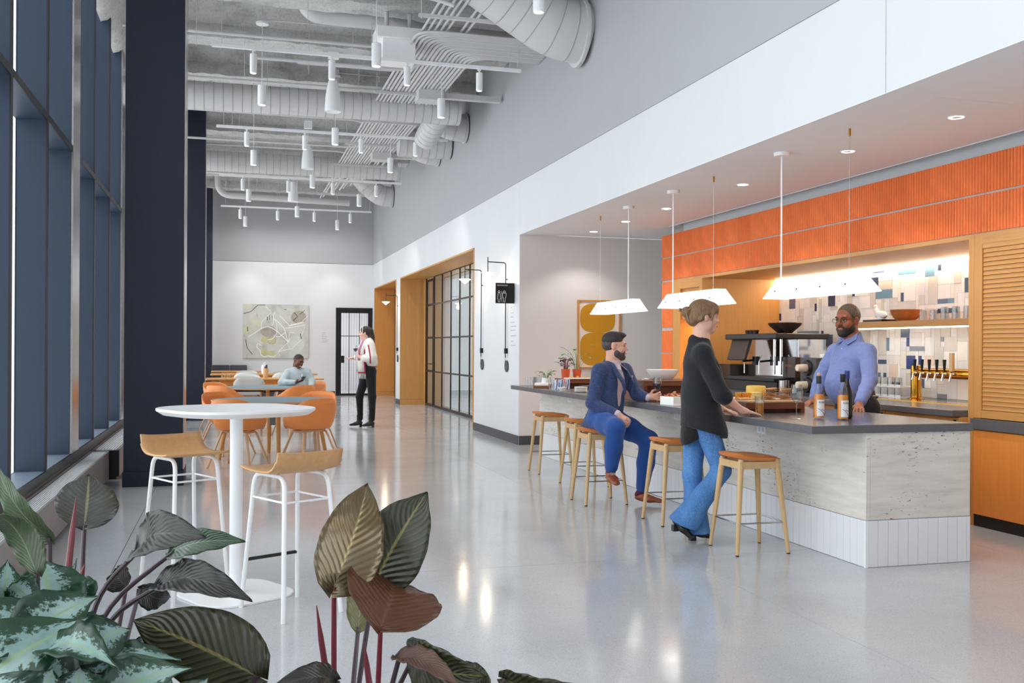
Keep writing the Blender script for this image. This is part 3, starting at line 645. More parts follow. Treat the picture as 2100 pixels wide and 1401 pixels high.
# ------------------------------------------------------------------ round tables
BLUETOP = plain('blue_grey_linoleum', rgb(112, 134, 142), .45, var=.03); EDGE = wood('birch_edge', rgb(226, 190, 146), rgb(212, 172, 124), .5, 'X')
OAKLEG = wood('honey_oak_leg', rgb(214, 156, 88), rgb(198, 138, 72), .45, 'Z', .8)
def round_table(lb, loc):
    t = thing('round_table', lb, 'table', loc, 0, 'round blue topped tables')
    R = .76; k = MB().lathe([(.0005, .712), (R-.05, .712), (R, .728), (R, .7385), (.0005, .7385)], 56).build('tabletop', EDGE, t, True); MB().lathe([(.0005, .7387), (R-.006, .7387), (R-.006, .741), (.0005, .741)], 56).build('inlay', BLUETOP, k, True)
    for a in (.05, pi/2+.05, pi+.05, 3*pi/2+.05):
        c, s = cos(a), sin(a); MB().tube([(.52*c, .52*s, .712), (.66*c, .66*s, 0)], [.032, .022], 14).build('leg', OAKLEG, t, True)
    MB().box((-.5, -.03, .66), (.5, .03, .712)).box((-.03, -.5, .66), (.03, .5, .712)).build('underframe', DARKM, t)
    MB().box((-.05, -.05, .42), (.05, .05, .66)).build('power_box', BLUETOP, t)
round_table('round blue topped table behind the white high table', (.55, 12.87, 0)); round_table('round blue topped table where the man in grey sweater sits', (.58, 16.95, 0))
# ------------------------------------------------------------------ shell armchairs
CHLEG = wood('pale_pink_oak_leg', rgb(218, 176, 138), rgb(202, 156, 116), .45, 'Z', .8)
def smooth(a, b, x): x = max(0, min(1, (x-a)/(b-a))); return x*x*(3-2*x)
def make_chair(lb, loc, rz, mat, group):
    t = thing('shell_armchair', lb, 'chair', loc, rz, group)
    def P(v, a):      # a = 0 back, pi front ; chair faces +y
        d = min(a, 2*pi-a); h = .80-.035*smooth(.3, 1.0, d)-.13*smooth(.7, 1.75, d)-.20*smooth(1.6, 2.25, d)
        sx, sy = sin(a), -cos(a); rx, ry = .235, (.215 if sy < 0 else .225)
        if v < .5: k = v/.5; r = k; z = .445+.012*k*k*(1 if d < 2 else 0)-.004*(1-k); g = 0
        else:
            k = (v-.5)/.5; r = 1+.30*(1-(1-k)**2)*(1 if d < 1.9 else max(.15, 1-(d-1.9)*1.6)); z = .445+(h-.445)*(k**1.25)
        e = .85; x = rx*r*math.copysign(abs(sx)**e, sx); y = ry*r*math.copysign(abs(sy)**e, sy)
        return (x, y, z-(0 if v < .5 else 0))
    rows = [[P(i/14, 2*pi*k/40) for k in range(40)] for i in range(15)]
    MB().grid(rows, True).build('shell', mat, t, True, solid=.011)
    LW = CHLEG
    for sx in (-1, 1):
        pts = [(sx*.265, -.25, 0), (sx*.155, -.12, .405), (sx*.155, .12, .405), (sx*.265, .25, 0)]
        MB().tube(rline(pts, .045), .0165, 10, flat=.75).build('leg_frame', LW, t, True)
    MB().box((-.16, -.10, .40), (.16, -.06, .428)).box((-.16, .06, .40), (.16, .10, .428)).build('cross_rail', LW, t, bevel=.004)
    return t
ORSH = plain('orange_shell', rgb(228, 138, 70), .42, var=.03, spec=.4); GRSH = plain('pale_grey_shell', rgb(206, 205, 200), .45, var=.02)
g1 = 'orange armchairs at the round tables'
def face(x, y, tx, ty): return math.atan2(ty-y, tx-x)-pi/2
T1, T2 = (.55, 12.87), (.58, 16.95)
c0 = make_chair('orange shell armchair at the near right of the first round table', (.93, 12.05, 0), face(.93, 12.05, .45, 12.9), ORSH, g1)
for (x, y), T, lb in (((.12, 12.06), T1, 'orange shell armchair at the near left of the first round table'), ((1.08, 13.62), T1, 'orange shell armchair at the far right of the first round table'), ((-.02, 13.55), T1, 'orange shell armchair at the far left of the first round table'),
                 ((1.02, 16.2), T2, 'orange shell armchair at the near right of the second round table'), ((-.02, 16.25), T2, 'orange shell armchair at the near left of the second round table'), ((1.33, 17.72), T2, 'orange shell armchair under the man in the grey sweater'), ((-.1, 17.6), T2, 'orange shell armchair at the far left of the second round table')):
    copytree(c0, (x, y, 0), face(x, y, *T), lb)
# ------------------------------------------------------------------ communal tables, grey chairs, bench
def long_table(lb, x0, x1, y, d=.85):
    t = thing('communal_table', lb, 'table', ((x0+x1)/2, y, 0), 0, 'long oak tables'); L = (x1-x0)/2
    MB().prism(rrect(2*L, d, .05, 4), .715, .745).build('tabletop', OAKX, t, bevel=.004); MB().box((-L+.3, -d/2+.08, .62), (L-.3, -d/2+.11, .715)).box((-L+.3, d/2-.11, .62), (L-.3, d/2-.08, .715)).build('apron', ORWOOD, t)
    for sx in (-1, 1):
        for sy in (-1, 1): MB().tube([(sx*(L-.3), sy*(d/2-.1), .71), (sx*(L-.2), sy*(d/2-.06), 0)], [.03, .02], 10).build('leg', OAKLEG, t, True)
long_table('long oak table behind the second round table', -.45, 1.92, 21.5); long_table('long oak table in the middle of the far seating', -.42, 2.1, 25.2); long_table('short oak table in front of the dark bench', -.45, 1.05, 28.1, .7)
c1 = make_chair('pale grey shell chair at the near side of the first long table', (.4, 20.75, 0), 0, GRSH, 'pale grey chairs at the long tables')
for x, y, rz, lb in ((1.35, 20.75, 0, 'pale grey shell chair beside the seated man at the first long table'), (.4, 22.25, pi, 'pale grey shell chair at the far side of the first long table'), (1.3, 22.25, pi, 'pale grey shell chair at the far right of the first long table'), (.42, 24.45, 0, 'pale grey shell chair at the near left of the middle long table'), (1.3, 24.45, 0, 'pale grey shell chair at the near right of the middle long table'), (.45, 25.95, pi, 'pale grey shell chair at the far left of the middle long table'), (1.35, 25.95, pi, 'pale grey shell chair at the far right of the middle long table')):
    copytree(c1, (x, y, 0), rz, lb)
BENCH = plain('charcoal_upholstery', rgb(84, 86, 96), .8, bump=.1)
bn = thing('upholstered_bench', 'dark charcoal upholstered bench against the back wall', 'bench', (.03, 28.86, 0))
for x0, x1 in ((-.47, -.005), (.005, .47)): MB().box((x0, .12, .46), (x1, .24, .89)).build('back_cushion', BENCH, bn, bevel=.02)
MB().box((-.47, -.3, .36), (.47, .24, .46)).build('seat_cushion', BENCH, bn, bevel=.02); MB().box((-.46, -.28, 0), (.46, .24, .36)).build('base', OAK, bn)
for (x, y), lb in (((.75, 21.55), 'cream paper napkin holder with dark fold on the first long table'), ((.83, 25.2), 'white canister on the middle long table')):
    t = thing('table_canister', lb, 'canister', (x, y, .745)); MB().lathe([(.0005, 0), (.05, 0), (.052, .01), (.052, .20), (.046, .205), (.0005, .205)], 20).build('body', EDGE if y < 23 else WHITEP, t, True)
    MB().prism([(-.04, .2), (.04, .2), (.035, .29), (.0, .27)], -.01, .01, 'y').build('menu_card', BENCH if y < 23 else WHITEP, t)
for k, (x, y) in enumerate(((-.05, 21.4), (.05, 21.46))):
    o = MB().lathe([(.03, 0), (.034, .09), (.032, .09), (.028, .004), (.0005, .004)], 16).build('drinking_glass', GLASS, None, True, loc=(x, y, .745)); tag(o, 'small clear tumbler at the left end of the first long table, %s' % ('left one', 'right one')[k], 'glass', 'tumblers on the long table')
# ------------------------------------------------------------------ wall lamps
SHW = emit('wall_lamp_shade', (1, .92, .82, 1), .9)
for y, lb in ((14.49, 'black wall lamp with white cone shade above the restroom sign'), (16.0, 'black wall lamp with white cone shade beside the glazed oak opening'), (24.57, 'black wall lamp with white cone shade on the far white pier')):
    t = thing('wall_lamp', lb, 'lamp', (W-.001, y, 0), 0, 'black wall lamps')
    MB().tube(rline([(-.03, 0, 1.26), (-.03, 0, 2.69), (-.31, 0, 2.70)], .04), .008, 8).build('pole', BLACKM, t, True)
    MB().cyl((-.31, 0, 2.55), (-.31, 0, 2.77), .007, n=8).build('stem', BLACKM, t, True)
    MB().lathe([(.0005, .0), (.02, .012), (.10, .072), (.098, .078), (.03, .085), (.0005, .086)], 28).build('lamp_shade', SHW, t, True, loc=(-.31, 0, 2.46))
    MB().box((-.045, -.028, 1.32), (0, .028, 1.40)).build('wall_bracket', BLACKM, t); MB().cyl((-.03, 0, 2.44), (0, 0, 2.44), .008, n=8).build('wall_bracket', BLACKM, t)
    MB().cyl((-.02, 0, 1.13), (-.002, 0, 1.13), .088, n=32).build('counterweight', DARKBASE, t, True); MB().tube(rline([(-.03, 0, 1.26), (-.028, .03, 1.18), (-.022, .0, 1.13)], .03), .003, 6).build('cord', BLACKM, t, True)
    lamp('wall_lamp_bulb', 'POINT', (-.31, 0, 2.43), 5, (1, .82, .6), .05, t)
# ------------------------------------------------------------------ restroom sign
sg = thing('restroom_sign', 'black blade sign with white restroom figures on the white wall', 'sign', (3.76, 14.1, 2.06))
MB().box((0, 0, 0), (.285, .02, .3)).build('panel', BLACKM, sg, bevel=.002); SW = plain('sign_white', rgb(240, 240, 240), .6, var=0)
MB().box((.285, .004, .03), (.289, .016, .27)).build('mounting_plate', BLACKM, sg)
text('lettering', 'RESTROOMS', .028, (.022, -.001, .255), (pi/2, 0, 0), SW, sg, .0006)
for cx, d in ((.05, 1), (.13, -1)):
    MB().tube([(cx+.014*cos(a), -.002, .170+.014*sin(a)) for a in [k*pi/8 for k in range(17)]], .0035, 6, False).build('figure_head', SW, sg)
    if d > 0: pts = [(cx-.012, .152), (cx+.012, .152), (cx+.026, .065), (cx+.014, .065), (cx+.012, .02), (cx-.012, .02), (cx-.014, .065), (cx-.026, .065), (cx-.012, .152)]
    else: pts = [(cx-.03, .15), (cx+.03, .15), (cx+.024, .085), (cx+.014, .085), (cx+.012, .02), (cx-.012, .02), (cx-.014, .085), (cx-.024, .085), (cx-.03, .15)]
    b = MB(); [b.tube([(p[0], -.002, p[1]), (q[0], -.002, q[1])], .003, 6) for p, q in zip(pts, pts[1:])]; b.build('figure_outline', SW, sg)
MB().box((.088, -.0035, .02), (.092, 0, .18)).build('divider', SW, sg)
LET = plain('grey_lettering', rgb(176, 178, 184), .7)
def lines(name, lb, loc, rows, axis):
    t = thing(name, lb, 'lettering', loc)
    for k, (z, a, b) in enumerate(rows):
        MB().box((a, -.0015, z), (b, -.0002, z+.012)).build('text_line', LET, t) if axis == 'x' else MB().box((-.0015, a, z), (-.0002, b, z+.012)).build('text_line', LET, t)
lines('wall_caption', 'small grey caption text beside the abstract painting', (2.59, YB, 1.55), [(.26, 0, .1), (.2, 0, .13), (.15, 0, .16), (.10, 0, .12), (.05, 0, .17), (.0, 0, .15)], 'x')
lines('wall_text', 'small grey notice text below the restroom sign', (W, 13.95, 1.5), [(.5, .3, .36), (.42, .2, .36), (.36, .22, .36), (.28, .16, .36), (.22, .05, .36), (.16, .1, .36), (.08, .04, .36), (.0, .2, .33), (-.06, .1, .36)], 'y')
# ------------------------------------------------------------------ art
art = thing('framed_artwork', 'oak framed print of two stacked ochre pebble shapes', 'artwork', (4.935, 13.856, 1.11))
aw, ah = .671, 1.01
for a, b in (((0, 0), (.022, ah)), ((aw-.022, 0), (aw, ah)), ((.022, 0), (aw-.022, .022)), ((.022, ah-.022), (aw-.022, ah))): MB().box((a[0], -.05, a[1]), (b[0], -.001, b[1])).build('frame', OAK, art)
MB().box((.02, -.03, .02), (aw-.02, -.004, ah-.02)).build('paper', plain('warm_white_paper', rgb(240, 230, 222), .8, var=.01), art)
OCH = plain('ochre_paint', rgb(206, 146, 26), .8, var=.05, scale=4)
def sup(cx, cz, rx, rz, e): return [(cx+rx*math.copysign(abs(cos(t))**e, cos(t)), cz+rz*math.copysign(abs(sin(t))**e, sin(t))) for t in [2*pi*k/64 for k in range(64)]]
MB().prism(sup(aw/2-.02, .745, .275, .215, .66), -.0335, -.03, 'y').build('painted_shape', OCH, art); MB().prism(sup(aw/2-.02, .285, .275, .245, .62), -.0335, -.03, 'y').build('painted_shape', OCH, art)
def _canvas():
    t = NT('abstract_canvas'); co = t.co(); a = t.noise(2.2, co, 4); b = t.noise(1.3, t.co((1, 1, 1), (0, 1, 2)), 3); d = t.noise(5, t.co((3, 1, .6)), 5)
    c = t.ramp(a, [(.3, rgb(168, 162, 156)), (.45, rgb(196, 194, 190)), (.6, rgb(206, 208, 200)), (.75, rgb(190, 186, 188))]); y = t.ramp(b, [(.56, (0, 0, 0, 1)), (.68, (1, 1, 1, 1))]); c = t.mix(y, c, rgb(214, 212, 168))
    k = t.ramp(d, [(.62, (0, 0, 0, 1)), (.74, (.6, .6, .6, 1))]); return t.set(t.mix(k, c, rgb(138, 126, 112)), .8)
pt = thing('abstract_painting', 'large abstract painting in greys with white and black lines', 'painting', (.4, YB-.002, 1.085))
MB().box((0, -.05, 0), (1.8, 0, 1.53)).build('canvas', _canvas(), pt)
PW = plain('white_brushstroke', rgb(244, 244, 240), .7, var=0); PK = plain('black_brushstroke', rgb(40, 40, 42), .7, var=0); PY = plain('olive_wash', rgb(196, 195, 150), .8, var=.08, scale=9); PTN = plain('taupe_wash', rgb(170, 163, 154), .8, var=.12, scale=8); PLG = plain('pale_wash', rgb(206, 212, 202), .8, var=.06, scale=8)
def uv(p): return ((p[0]-180)/1240*1.8, (1240-p[1])/1045*1.53)
def stroke(pts, w, m, sm=0):
    q = [(uv(p)[0], -.0512, uv(p)[1]) for p in pts]; q = rline(q, .12) if sm else q
    MB().tube(q, w, 6, flat=.25, up=(1, 0, .3)).build('brush_stroke', m, pt)
def blob(cx, cy, rx, ry, m, d=.0505):
    c = uv((cx, cy)); MB().prism([(c[0]+rx/690*cos(t), c[1]+ry/690*sin(t)) for t in [2*pi*k/28 for k in range(28)]], -d, -.0498, 'y').build('colour_patch', m, pt)
blob(650, 720, 150, 110, PTN); blob(1230, 440, 150, 130, PTN, .0503); blob(1180, 960, 170, 160, PLG, .0504); blob(520, 900, 140, 60, PLG, .0503); blob(590, 890, 75, 65, PY, .0507); blob(720, 900, 72, 66, PY, .0506); blob(580, 1130, 75, 75, PY, .0507); blob(725, 1150, 70, 60, PY, .0506)
for P_, w, s in (([(590, 225), (705, 350), (520, 545), (515, 670)], .008, 0), ([(780, 340), (745, 400), (745, 560), (715, 605)], .010, 1), ([(750, 480), (790, 490), (955, 665), (1020, 900)], .011, 0), ([(870, 420), (1060, 610), (1330, 540)], .010, 0), ([(985, 660), (1360, 590), (1285, 810)], .010, 0), ([(1410, 405), (1300, 530), (1060, 600)], .007, 0), ([(260, 840), (420, 740), (540, 650), (650, 625), (800, 700), (1030, 920)], .012, 1), ([(1290, 875), (1105, 1055), (845, 1115), (865, 1190)], .009, 0), ([(845, 1115), (1040, 920), (1050, 740), (1150, 745)], .009, 0), ([(630, 890), (740, 870), (785, 790)], .009, 1), ([(790, 820), (860, 830), (920, 780), (980, 740)], .009, 1), ([(520, 1000), (440, 950), (425, 1030), (510, 1100), (500, 1170), (580, 1225), (650, 1190), (720, 1225), (800, 1185)], .010, 1), ([(780, 500), (820, 620), (810, 780)], .007, 1)): stroke(P_, w, PW, s)
for P_, w in (([(180, 380), (315, 345), (445, 215), (590, 210)], .008), ([(257, 635), (257, 725)], .010), ([(220, 880), (250, 1045), (350, 1170)], .008), ([(628, 430), (628, 510)], .010), ([(668, 395), (668, 500)], .006), ([(1145, 350), (1210, 425), (1125, 510)], .009), ([(1265, 760), (1285, 865)], .010), ([(1350, 300), (1240, 390)], .006), ([(940, 292), (1000, 294)], .007)): stroke(P_, w, PK)
for k in range(18):
    a = 2*pi*k/18; stroke([(715+75*cos(a), 900+70*sin(a)), (715+75*cos(a+.16), 900+70*sin(a+.16))], .006, PK)
# ------------------------------------------------------------------ black gate in the back wall
gt = room('door_2', (2.99, YB-.03, 0)); gw, gh = 1.05, 2.55
for a, b in (((0, 0), (.09, gh)), ((gw-.09, 0), (gw, gh)), ((.09, gh-.09), (gw-.09, gh))): MB().box((a[0], 0, a[1]), (b[0], .08, b[1])).build('frame', BLACKM, gt)
MB().box((.09, .01, .0), (.15, .06, gh-.09)).box((.93, .01, 0), (.96, .06, gh-.09)).box((.15, .01, 2.4), (.93, .06, gh-.09)).box((.15, .01, .0), (.93, .06, .06)).box((.15, .02, 1.72), (.93, .05, 1.74)).build('leaf_frame', BLACKM, gt)
for i in range(10): x = .22+i*.075; MB().box((x, .03, .06), (x+(.02 if i in (2, 6) else .004), .045, 2.4)).build('bar', BLACKM, gt)
for i in range(12): z = .12+i*.1; MB().box((.15, .033, z), (.93, .037, z+.003)).build('wire', PIPE, gt)
MB().box((.13, -.04, .95), (.24, .01, 1.16)).build('lock_case', BLACKM, gt, bevel=.01)
c_l = thing('corridor_light', 'bright ceiling light in the corridor behind the gate', 'light', (3.6, 31.5, 3.19)); MB().box((-.6, -1, -.03), (.6, 1, 0)).build('panel', emit('corridor_panel', (1, 1, 1, 1), 9), c_l)
# office behind the glass: curtain, door, lamp
SHEER = plain('sheer_curtain', rgb(232, 238, 244), .9, var=.02)
cu = thing('sheer_curtain', 'pale sheer curtain hanging behind the glazed partition', 'curtain', (4.95, 20.7, 0))
MB().grid([[(.05*sin(k*1.15)+.02*sin(k*.5), 2.6*k/70, z) for k in range(71)] for z in (.03, 1.5, 3.05)]).build('cloth', SHEER, cu, True); MB().cyl((0, 0, 3.07), (0, 2.6, 3.07), .012, n=8).build('rail', BLACKM, cu)
of = thing('office_lamp', 'warm pendant lamp inside the glazed room', 'lamp', (6.2, 21.0, 2.05)); MB().lathe([(.0005, 0), (.12, .05), (.13, .07), (.02, .1), (.0005, .1)], 24).build('lamp_shade', SHW, of, True); MB().cyl((0, 0, .1), (0, 0, 1.1), .006, n=6).build('cord', BLACKM, of); lamp('office_bulb', 'POINT', (0, 0, -.12), 90, (1, .9, .76), .15, of)
dw = room('door_3', (7.9, 18.6, 0)); MB().box((0, 0, 0), (.06, 1.0, 2.4)).build('leaf', OAK, dw); MB().box((-.02, -.08, 0), (.08, 0, 2.48)).box((-.02, 1.0, 0), (.08, 1.08, 2.48)).build('frame', OAK, dw)
# ------------------------------------------------------------------ things on the bar
CLEAR = glassy('thin_clear_glass', (.95, .965, .97, 1), .02, .06, .9, 2.3); WINE = plain('red_wine', rgb(52, 8, 18), .08); BEER = plain('golden_beer', rgb(224, 138, 16), .15); ROSE = plain('rose_wine', rgb(226, 142, 44), .12, var=.12, scale=30)
PORC = plain('white_porcelain', rgb(246, 245, 243), .2, var=.01); WALN = wood('walnut', rgb(150, 84, 52), rgb(116, 60, 38), .4, 'X'); DKW = wood('dark_walnut_block', rgb(138, 80, 54), rgb(96, 54, 38), .4, 'X', .5)
BRASS = plain('polished_brass', rgb(224, 164, 62), .12, 1, var=.05); CHROME = plain('chrome', rgb(214, 214, 216), .08, 1)
ORD = ('first', 'second', 'third', 'fourth', 'fifth', 'sixth', 'seventh', 'eighth', 'ninth', 'tenth')
def wineglass(name, lb, loc, fill=None, h=.235, grp=None):
    t = thing(name, lb, 'glass', loc, 0, grp); b = h*.56
    MB().lathe([(.0005, .003), (.036, .001), (.036, .003), (.006, .007), (.004, .02), (.0038, h-b), (.010, h-b+.006), (.032, h-b+.03), (.043, h-b+.058), (.042, h-.04), (.034, h), (.0335, h), (.0415, h-.04), (.0425, h-b+.058), (.031, h-b+.032), (.008, h-b+.010), (.0005, h-b+.008)], 26).build('bowl_and_stem', CLEAR, t, True)
    if fill: MB().lathe([(.0005, h-b+.0095), (.0075, h-b+.012), (.030, h-b+.034), (.0412, h-b+.058), (.0405, h-b+.07), (.0005, h-b+.07)], 24).build('wine', fill, t, True)
    return t
def tumbler(name, lb, loc, mat, r=.034, h=.105, grp=None, up=True, cat='glass'):
    o = MB().lathe([(.0005, 0), (r*.9, 0), (r, h), (r-.0025, h), (r*.9-.003, .006), (.0005, .006)] if up else [(r*.9, h), (.0005, h), (.0005, h-.006), (r*.9-.003, h-.006), (r-.003, 0), (r, 0), (r*.9, h)], 18).build(name, mat, None, True, loc=loc); return tag(o, lb, cat, grp)
wineglass('wine_glass', 'glass of red wine in the seated man\'s hand', (3.735, 8.31, ZT), WINE, .225); wineglass('wine_glass', 'empty wine glass on the bar next to the rosé bottles', (3.79, 6.10, ZT), None, .24)
for k, (x, y) in enumerate(((3.645, 12.05), (3.76, 12.14), (3.80, 12.28), (3.90, 12.36), (3.98, 12.25))): tumbler('tumbler', 'clear tumbler at the far bar end, %s from the left' % ORD[k], (x, y, ZT), CLEAR, .034, .115, 'clear tumblers at the bar end')
t = thing('napkin_tray', 'walnut tray holding white napkins at the far bar end', 'tray', (3.67, 11.56, ZT), -.35); MB().box((-.1, -.12, 0), (.1, .12, .03)).build('tray', WALN, t, bevel=.003); MB().box((-.085, -.105, .03), (.085, .105, .062)).build('napkins', PORC, t, bevel=.006)
def stripes(name, a, b):
    t = NT(name); w = t.a('TexWave', i_Scale=9.0, i_Distortion=6.0); t.l(t.co((1, 1, 1)), w.inputs['Vector']); return t.set(t.ramp(w.outputs[0], [(.42, a), (.5, b)]), .35)
CANB, CANR = stripes('blue_white_print', rgb(70, 110, 190), rgb(232, 238, 246)), stripes('red_white_print', rgb(206, 74, 70), rgb(240, 226, 226))
tumbler('tumbler', 'clear tumbler beside the printed tumblers', (3.575, 10.9, ZT), CLEAR, .036, .118)
for k, (x, y, m, lb) in enumerate(((3.69, 11.08, CANB, 'first blue and white printed tumbler from the napkin tray'), (3.77, 11.13, CANB, 'second blue and white printed tumbler from the napkin tray'), (3.83, 11.24, CANR, 'red and white printed tumbler'), (3.90, 11.28, CANB, 'blue and white printed tumbler next to the walnut riser'))): tumbler('printed_tumbler', lb, (x, y, ZT), m, .033, .115, 'printed tumblers')
def riser(name, lb, a, b, m, leg=True):
    t = thing(name, lb, 'riser', ((a[0]+b[0])/2, (a[1]+b[1])/2, ZT)); w, d, h = (b[0]-a[0])/2, (b[1]-a[1])/2, b[2]-ZT
    MB().box((-w, -d, h-.05), (w, d, h)).build('top', m, t, bevel=.003); MB().box((-w, -d, 0), (-w+.03, d, h-.05)).box((w-.03, -d, 0), (w, d, h-.05)).build('side', m, t)
    MB().box((-w+.03, -d+.1, 0), (w-.03, -d+.12, h-.05)).build('back', m, t); return t
riser('walnut_riser', 'walnut riser under a white board and the orange pots', (3.93, 11.42, 0), (4.45, 11.85, 1.03), WALN)
o = MB().box((3.95, 11.40, 1.031), (4.44, 11.56, 1.045)).build('serving_board', PORC, None, bevel=.002); tag(o, 'white serving board with canapés in front of the orange pots', 'board')
CAN = plain('golden_pastry', rgb(222, 166, 74), .6, var=.15, scale=30)
for k in range(5):
    o = MB().lathe([(.0005, 0), (.016, 0), (.019, .01), (.012, .018), (.0005, .02)], 10).build('canape', CAN, None, True, loc=(4.02+k*.085, 11.46+.03*(k % 2), 1.045)); tag(o, 'small golden canapé on the white serving board, %s from the left' % ORD[k], 'food', 'canapés on the board')
for k in range(7):
    o = MB().lathe([(.0005, 0), (.05, .002), (.075, .008), (.074, .0105), (.05, .0045), (.0005, .0025)], 28).build('side_plate', PORC, None, True, loc=(3.745, 10.37, ZT+.008*k)); tag(o, 'white side plate left of the seated man, %s from the bottom of its stack' % ORD[k], 'plate', 'stacked white side plates')
o = MB().tube([(3.63, 10.55, ZT+.006), (3.70, 10.62, ZT+.014), (3.76, 10.68, ZT+.012)], [.006, .004, .016], 8, flat=.35).build('serving_spoon', STEEL, None, True); tag(o, 'steel serving spoon lying beside the plates', 'spoon')
o = MB().lathe([(.0005, 0), (.03, 0), (.055, .04), (.053, .04), (.028, .004), (.0005, .004)], 20).build('sauce_bowl', PORC, None, True, loc=(3.64, 10.70, ZT)); tag(o, 'small white bowl beside the printed tumblers', 'bowl')
o = MB().box((3.98, 10.9, ZT), (4.12, 11.1, ZT+.05)).build('napkin_box', BLACK, None, bevel=.01); tag(o, 'black box beside the walnut riser', 'box')
riser('walnut_riser', 'dark walnut riser carrying the big white bowl', (3.67, 8.46, 0), (4.30, 9.05, 1.11), DKW)
def bowl(name, lb, loc, r, h, m=PORC): return tag(MB().lathe([(.0005, 0), (r*.55, 0), (r*.78, h*.3), (r*.95, h*.72), (r, h), (r-.006, h), (r*.93-.004, h*.7), (r*.75, h*.33), (r*.5, .008), (.0005, .008)], 36).build(name, m, None, True, loc=loc), lb, 'bowl')
bowl('serving_bowl', 'large white serving bowl on the dark walnut riser', (4.0, 8.78, 1.11), .155, .095); bowl('serving_bowl', 'white bowl beside the standing woman\'s elbow', (4.02, 7.72, ZT), .125, .105)
o = MB().tube([(3.72, 8.6, 1.118), (3.80, 8.64, 1.12), (3.9, 8.68, 1.116)], [.018, .006, .005], 8, flat=.4).build('serving_spoon', STEEL, None, True); tag(o, 'steel spoon on the dark walnut riser', 'spoon')
t = thing('square_dish', 'white square dish of red and pale snacks by the woman', 'dish', (3.69, 7.83, ZT+.001), .2); MB().box((-.085, -.085, 0), (.085, .085, .006)).box((-.095, -.095, .0), (-.085, .095, .075)).box((.085, -.095, 0), (.095, .095, .075)).box((-.085, -.095, 0), (.085, -.085, .075)).box((-.085, .085, 0), (.085, .095, .075)).build('dish', PORC, t, bevel=.003)
random.seed(11); FR = [plain('snack_'+n, rgb(*c), .5, var=.15, scale=20) for n, c in (('red', (186, 54, 46)), ('pale', (232, 190, 140)), ('crust', (206, 134, 84)))]
for k in range(26):
    x, y = random.uniform(-.07, .07), random.uniform(-.07, .07); o = MB().ball((0, 0, 0), (random.uniform(.012, .024), random.uniform(.010, .02), .007), 8, 5).build('snack', FR[k % 3], None, True, loc=(3.69+x, 7.83+y, ZT+.075+.03*(1-(x*x+y*y)/.008)*random.random()+.004)); o.rotation_euler = (random.uniform(-.7, .7), random.uniform(-.7, .7), random.uniform(0, 3)); tag(o, 'piece of snack heaped in the white square dish', 'food', 'snacks in the square dish')
t = thing('food_box', 'white box of small snacks left of the dark riser', 'box', (3.80, 9.3, ZT)); MB().box((-.08, -.1, 0), (.08, .1, .055)).build('box', PORC, t, bevel=.003)
for k in range(4): MB().ball((-.05+.033*k, -.04+.03*(k % 2), .062), .016, 8, 6).build('snack', FR[k % 3], t, True)
# cheese board
riser('walnut_riser', 'walnut block riser for the cheese board in front of the woman', (3.74, 6.71, 0), (4.24, 7.35, 1.0), DKW)
o = MB().box((3.76, 6.72, 1.0), (4.22, 7.33, 1.014)).build('cheese_board', EDGE, None, bevel=.004); tag(o, 'pale wooden board holding cheese and crackers', 'board')
CHE = plain('yellow_cheese', rgb(236, 196, 92), .5, var=.06); CHO = plain('orange_cheese', rgb(236, 150, 30), .5, var=.12, scale=30); CRK = plain('seeded_cracker', rgb(206, 150, 90), .7, var=.3, scale=60)
o = MB().lathe([(.0005, 0), (.072, 0), (.078, .01), (.078, .085), (.072, .095), (.0005, .095)], 32).build('cheese_round', CHE, None, True, loc=(4.10, 7.2, 1.014)); tag(o, 'yellow cheese wheel at the back of the board', 'cheese')
o = MB().prism([(-.07, -.04), (.07, -.04), (.06, .05)], 0, .055).build('cheese_wedge', plain('pale_cheese', rgb(240, 216, 140), .5), None, bevel=.004, loc=(3.92, 6.93, 1.014)); tag(o, 'pale cheese wedge beside the orange cheese cubes', 'cheese')
for k in range(16):
    o = MB().box((-.014, -.014, 0), (.014, .014, .026)).build('cheese_cube', CHO, None, bevel=.003, loc=(3.79+.028*(k % 4)+random.uniform(-.005, .005), 6.90+.03*(k//4 % 2), 1.0145+.027*(k//8))); o.rotation_euler = (0, 0, random.uniform(0, 1.5)); tag(o, 'orange cheese cube piled on the board', 'cheese', 'orange cheese cubes')
for k in range(16):
    a = random.uniform(0, 6.28); w, d = random.uniform(.042, .052), random.uniform(.03, .045); pts = [(w*cos(t+.1)*(1+.15*random.random()), d*sin(t)*(1+.2*random.random())) for t in [2*pi*q/9 for q in range(9)]]
    o = MB().prism(pts, -.003, .003).build('cracker', CRK, None, loc=((4.03, 4.155)[k//8]+random.uniform(-.012, .012), 6.86+random.uniform(-.03, .03), 1.020+.0115*(k % 8))); o.rotation_euler = (random.uniform(-.06, .06), random.uniform(-.06, .06), a); tag(o, 'flat seeded cracker piled on the cheese board', 'cracker', 'crackers on the board')
t = thing('tongs', 'steel tongs resting on the cheese board', 'tongs', (3.80, 6.80, 1.02), -.5)
for s in (-1, 1): MB().tube([(-.1, 0, .004), (0, s*.014, .01), (.09, s*.01, .004)], [.004, .005, .008], 6, flat=.4).build('arm', STEEL, t, True)
t = thing('beer_glass', 'half full glass of golden beer at the woman\'s hand', 'glass', (3.79, 6.60, ZT)); MB().lathe([(.0005, 0), (.031, 0), (.037, .135), (.035, .135), (.029, .006), (.0005, .006)], 24).build('glass', CLEAR, t, True); MB().lathe([(.0005, .0065), (.0288, .0065), (.0325, .085), (.0005, .085)], 24).build('beer', BEER, t, True); MB().lathe([(.0005, .085), (.0325, .085), (.0332, .097), (.0005, .098)], 24).build('foam', PORC, t, True)
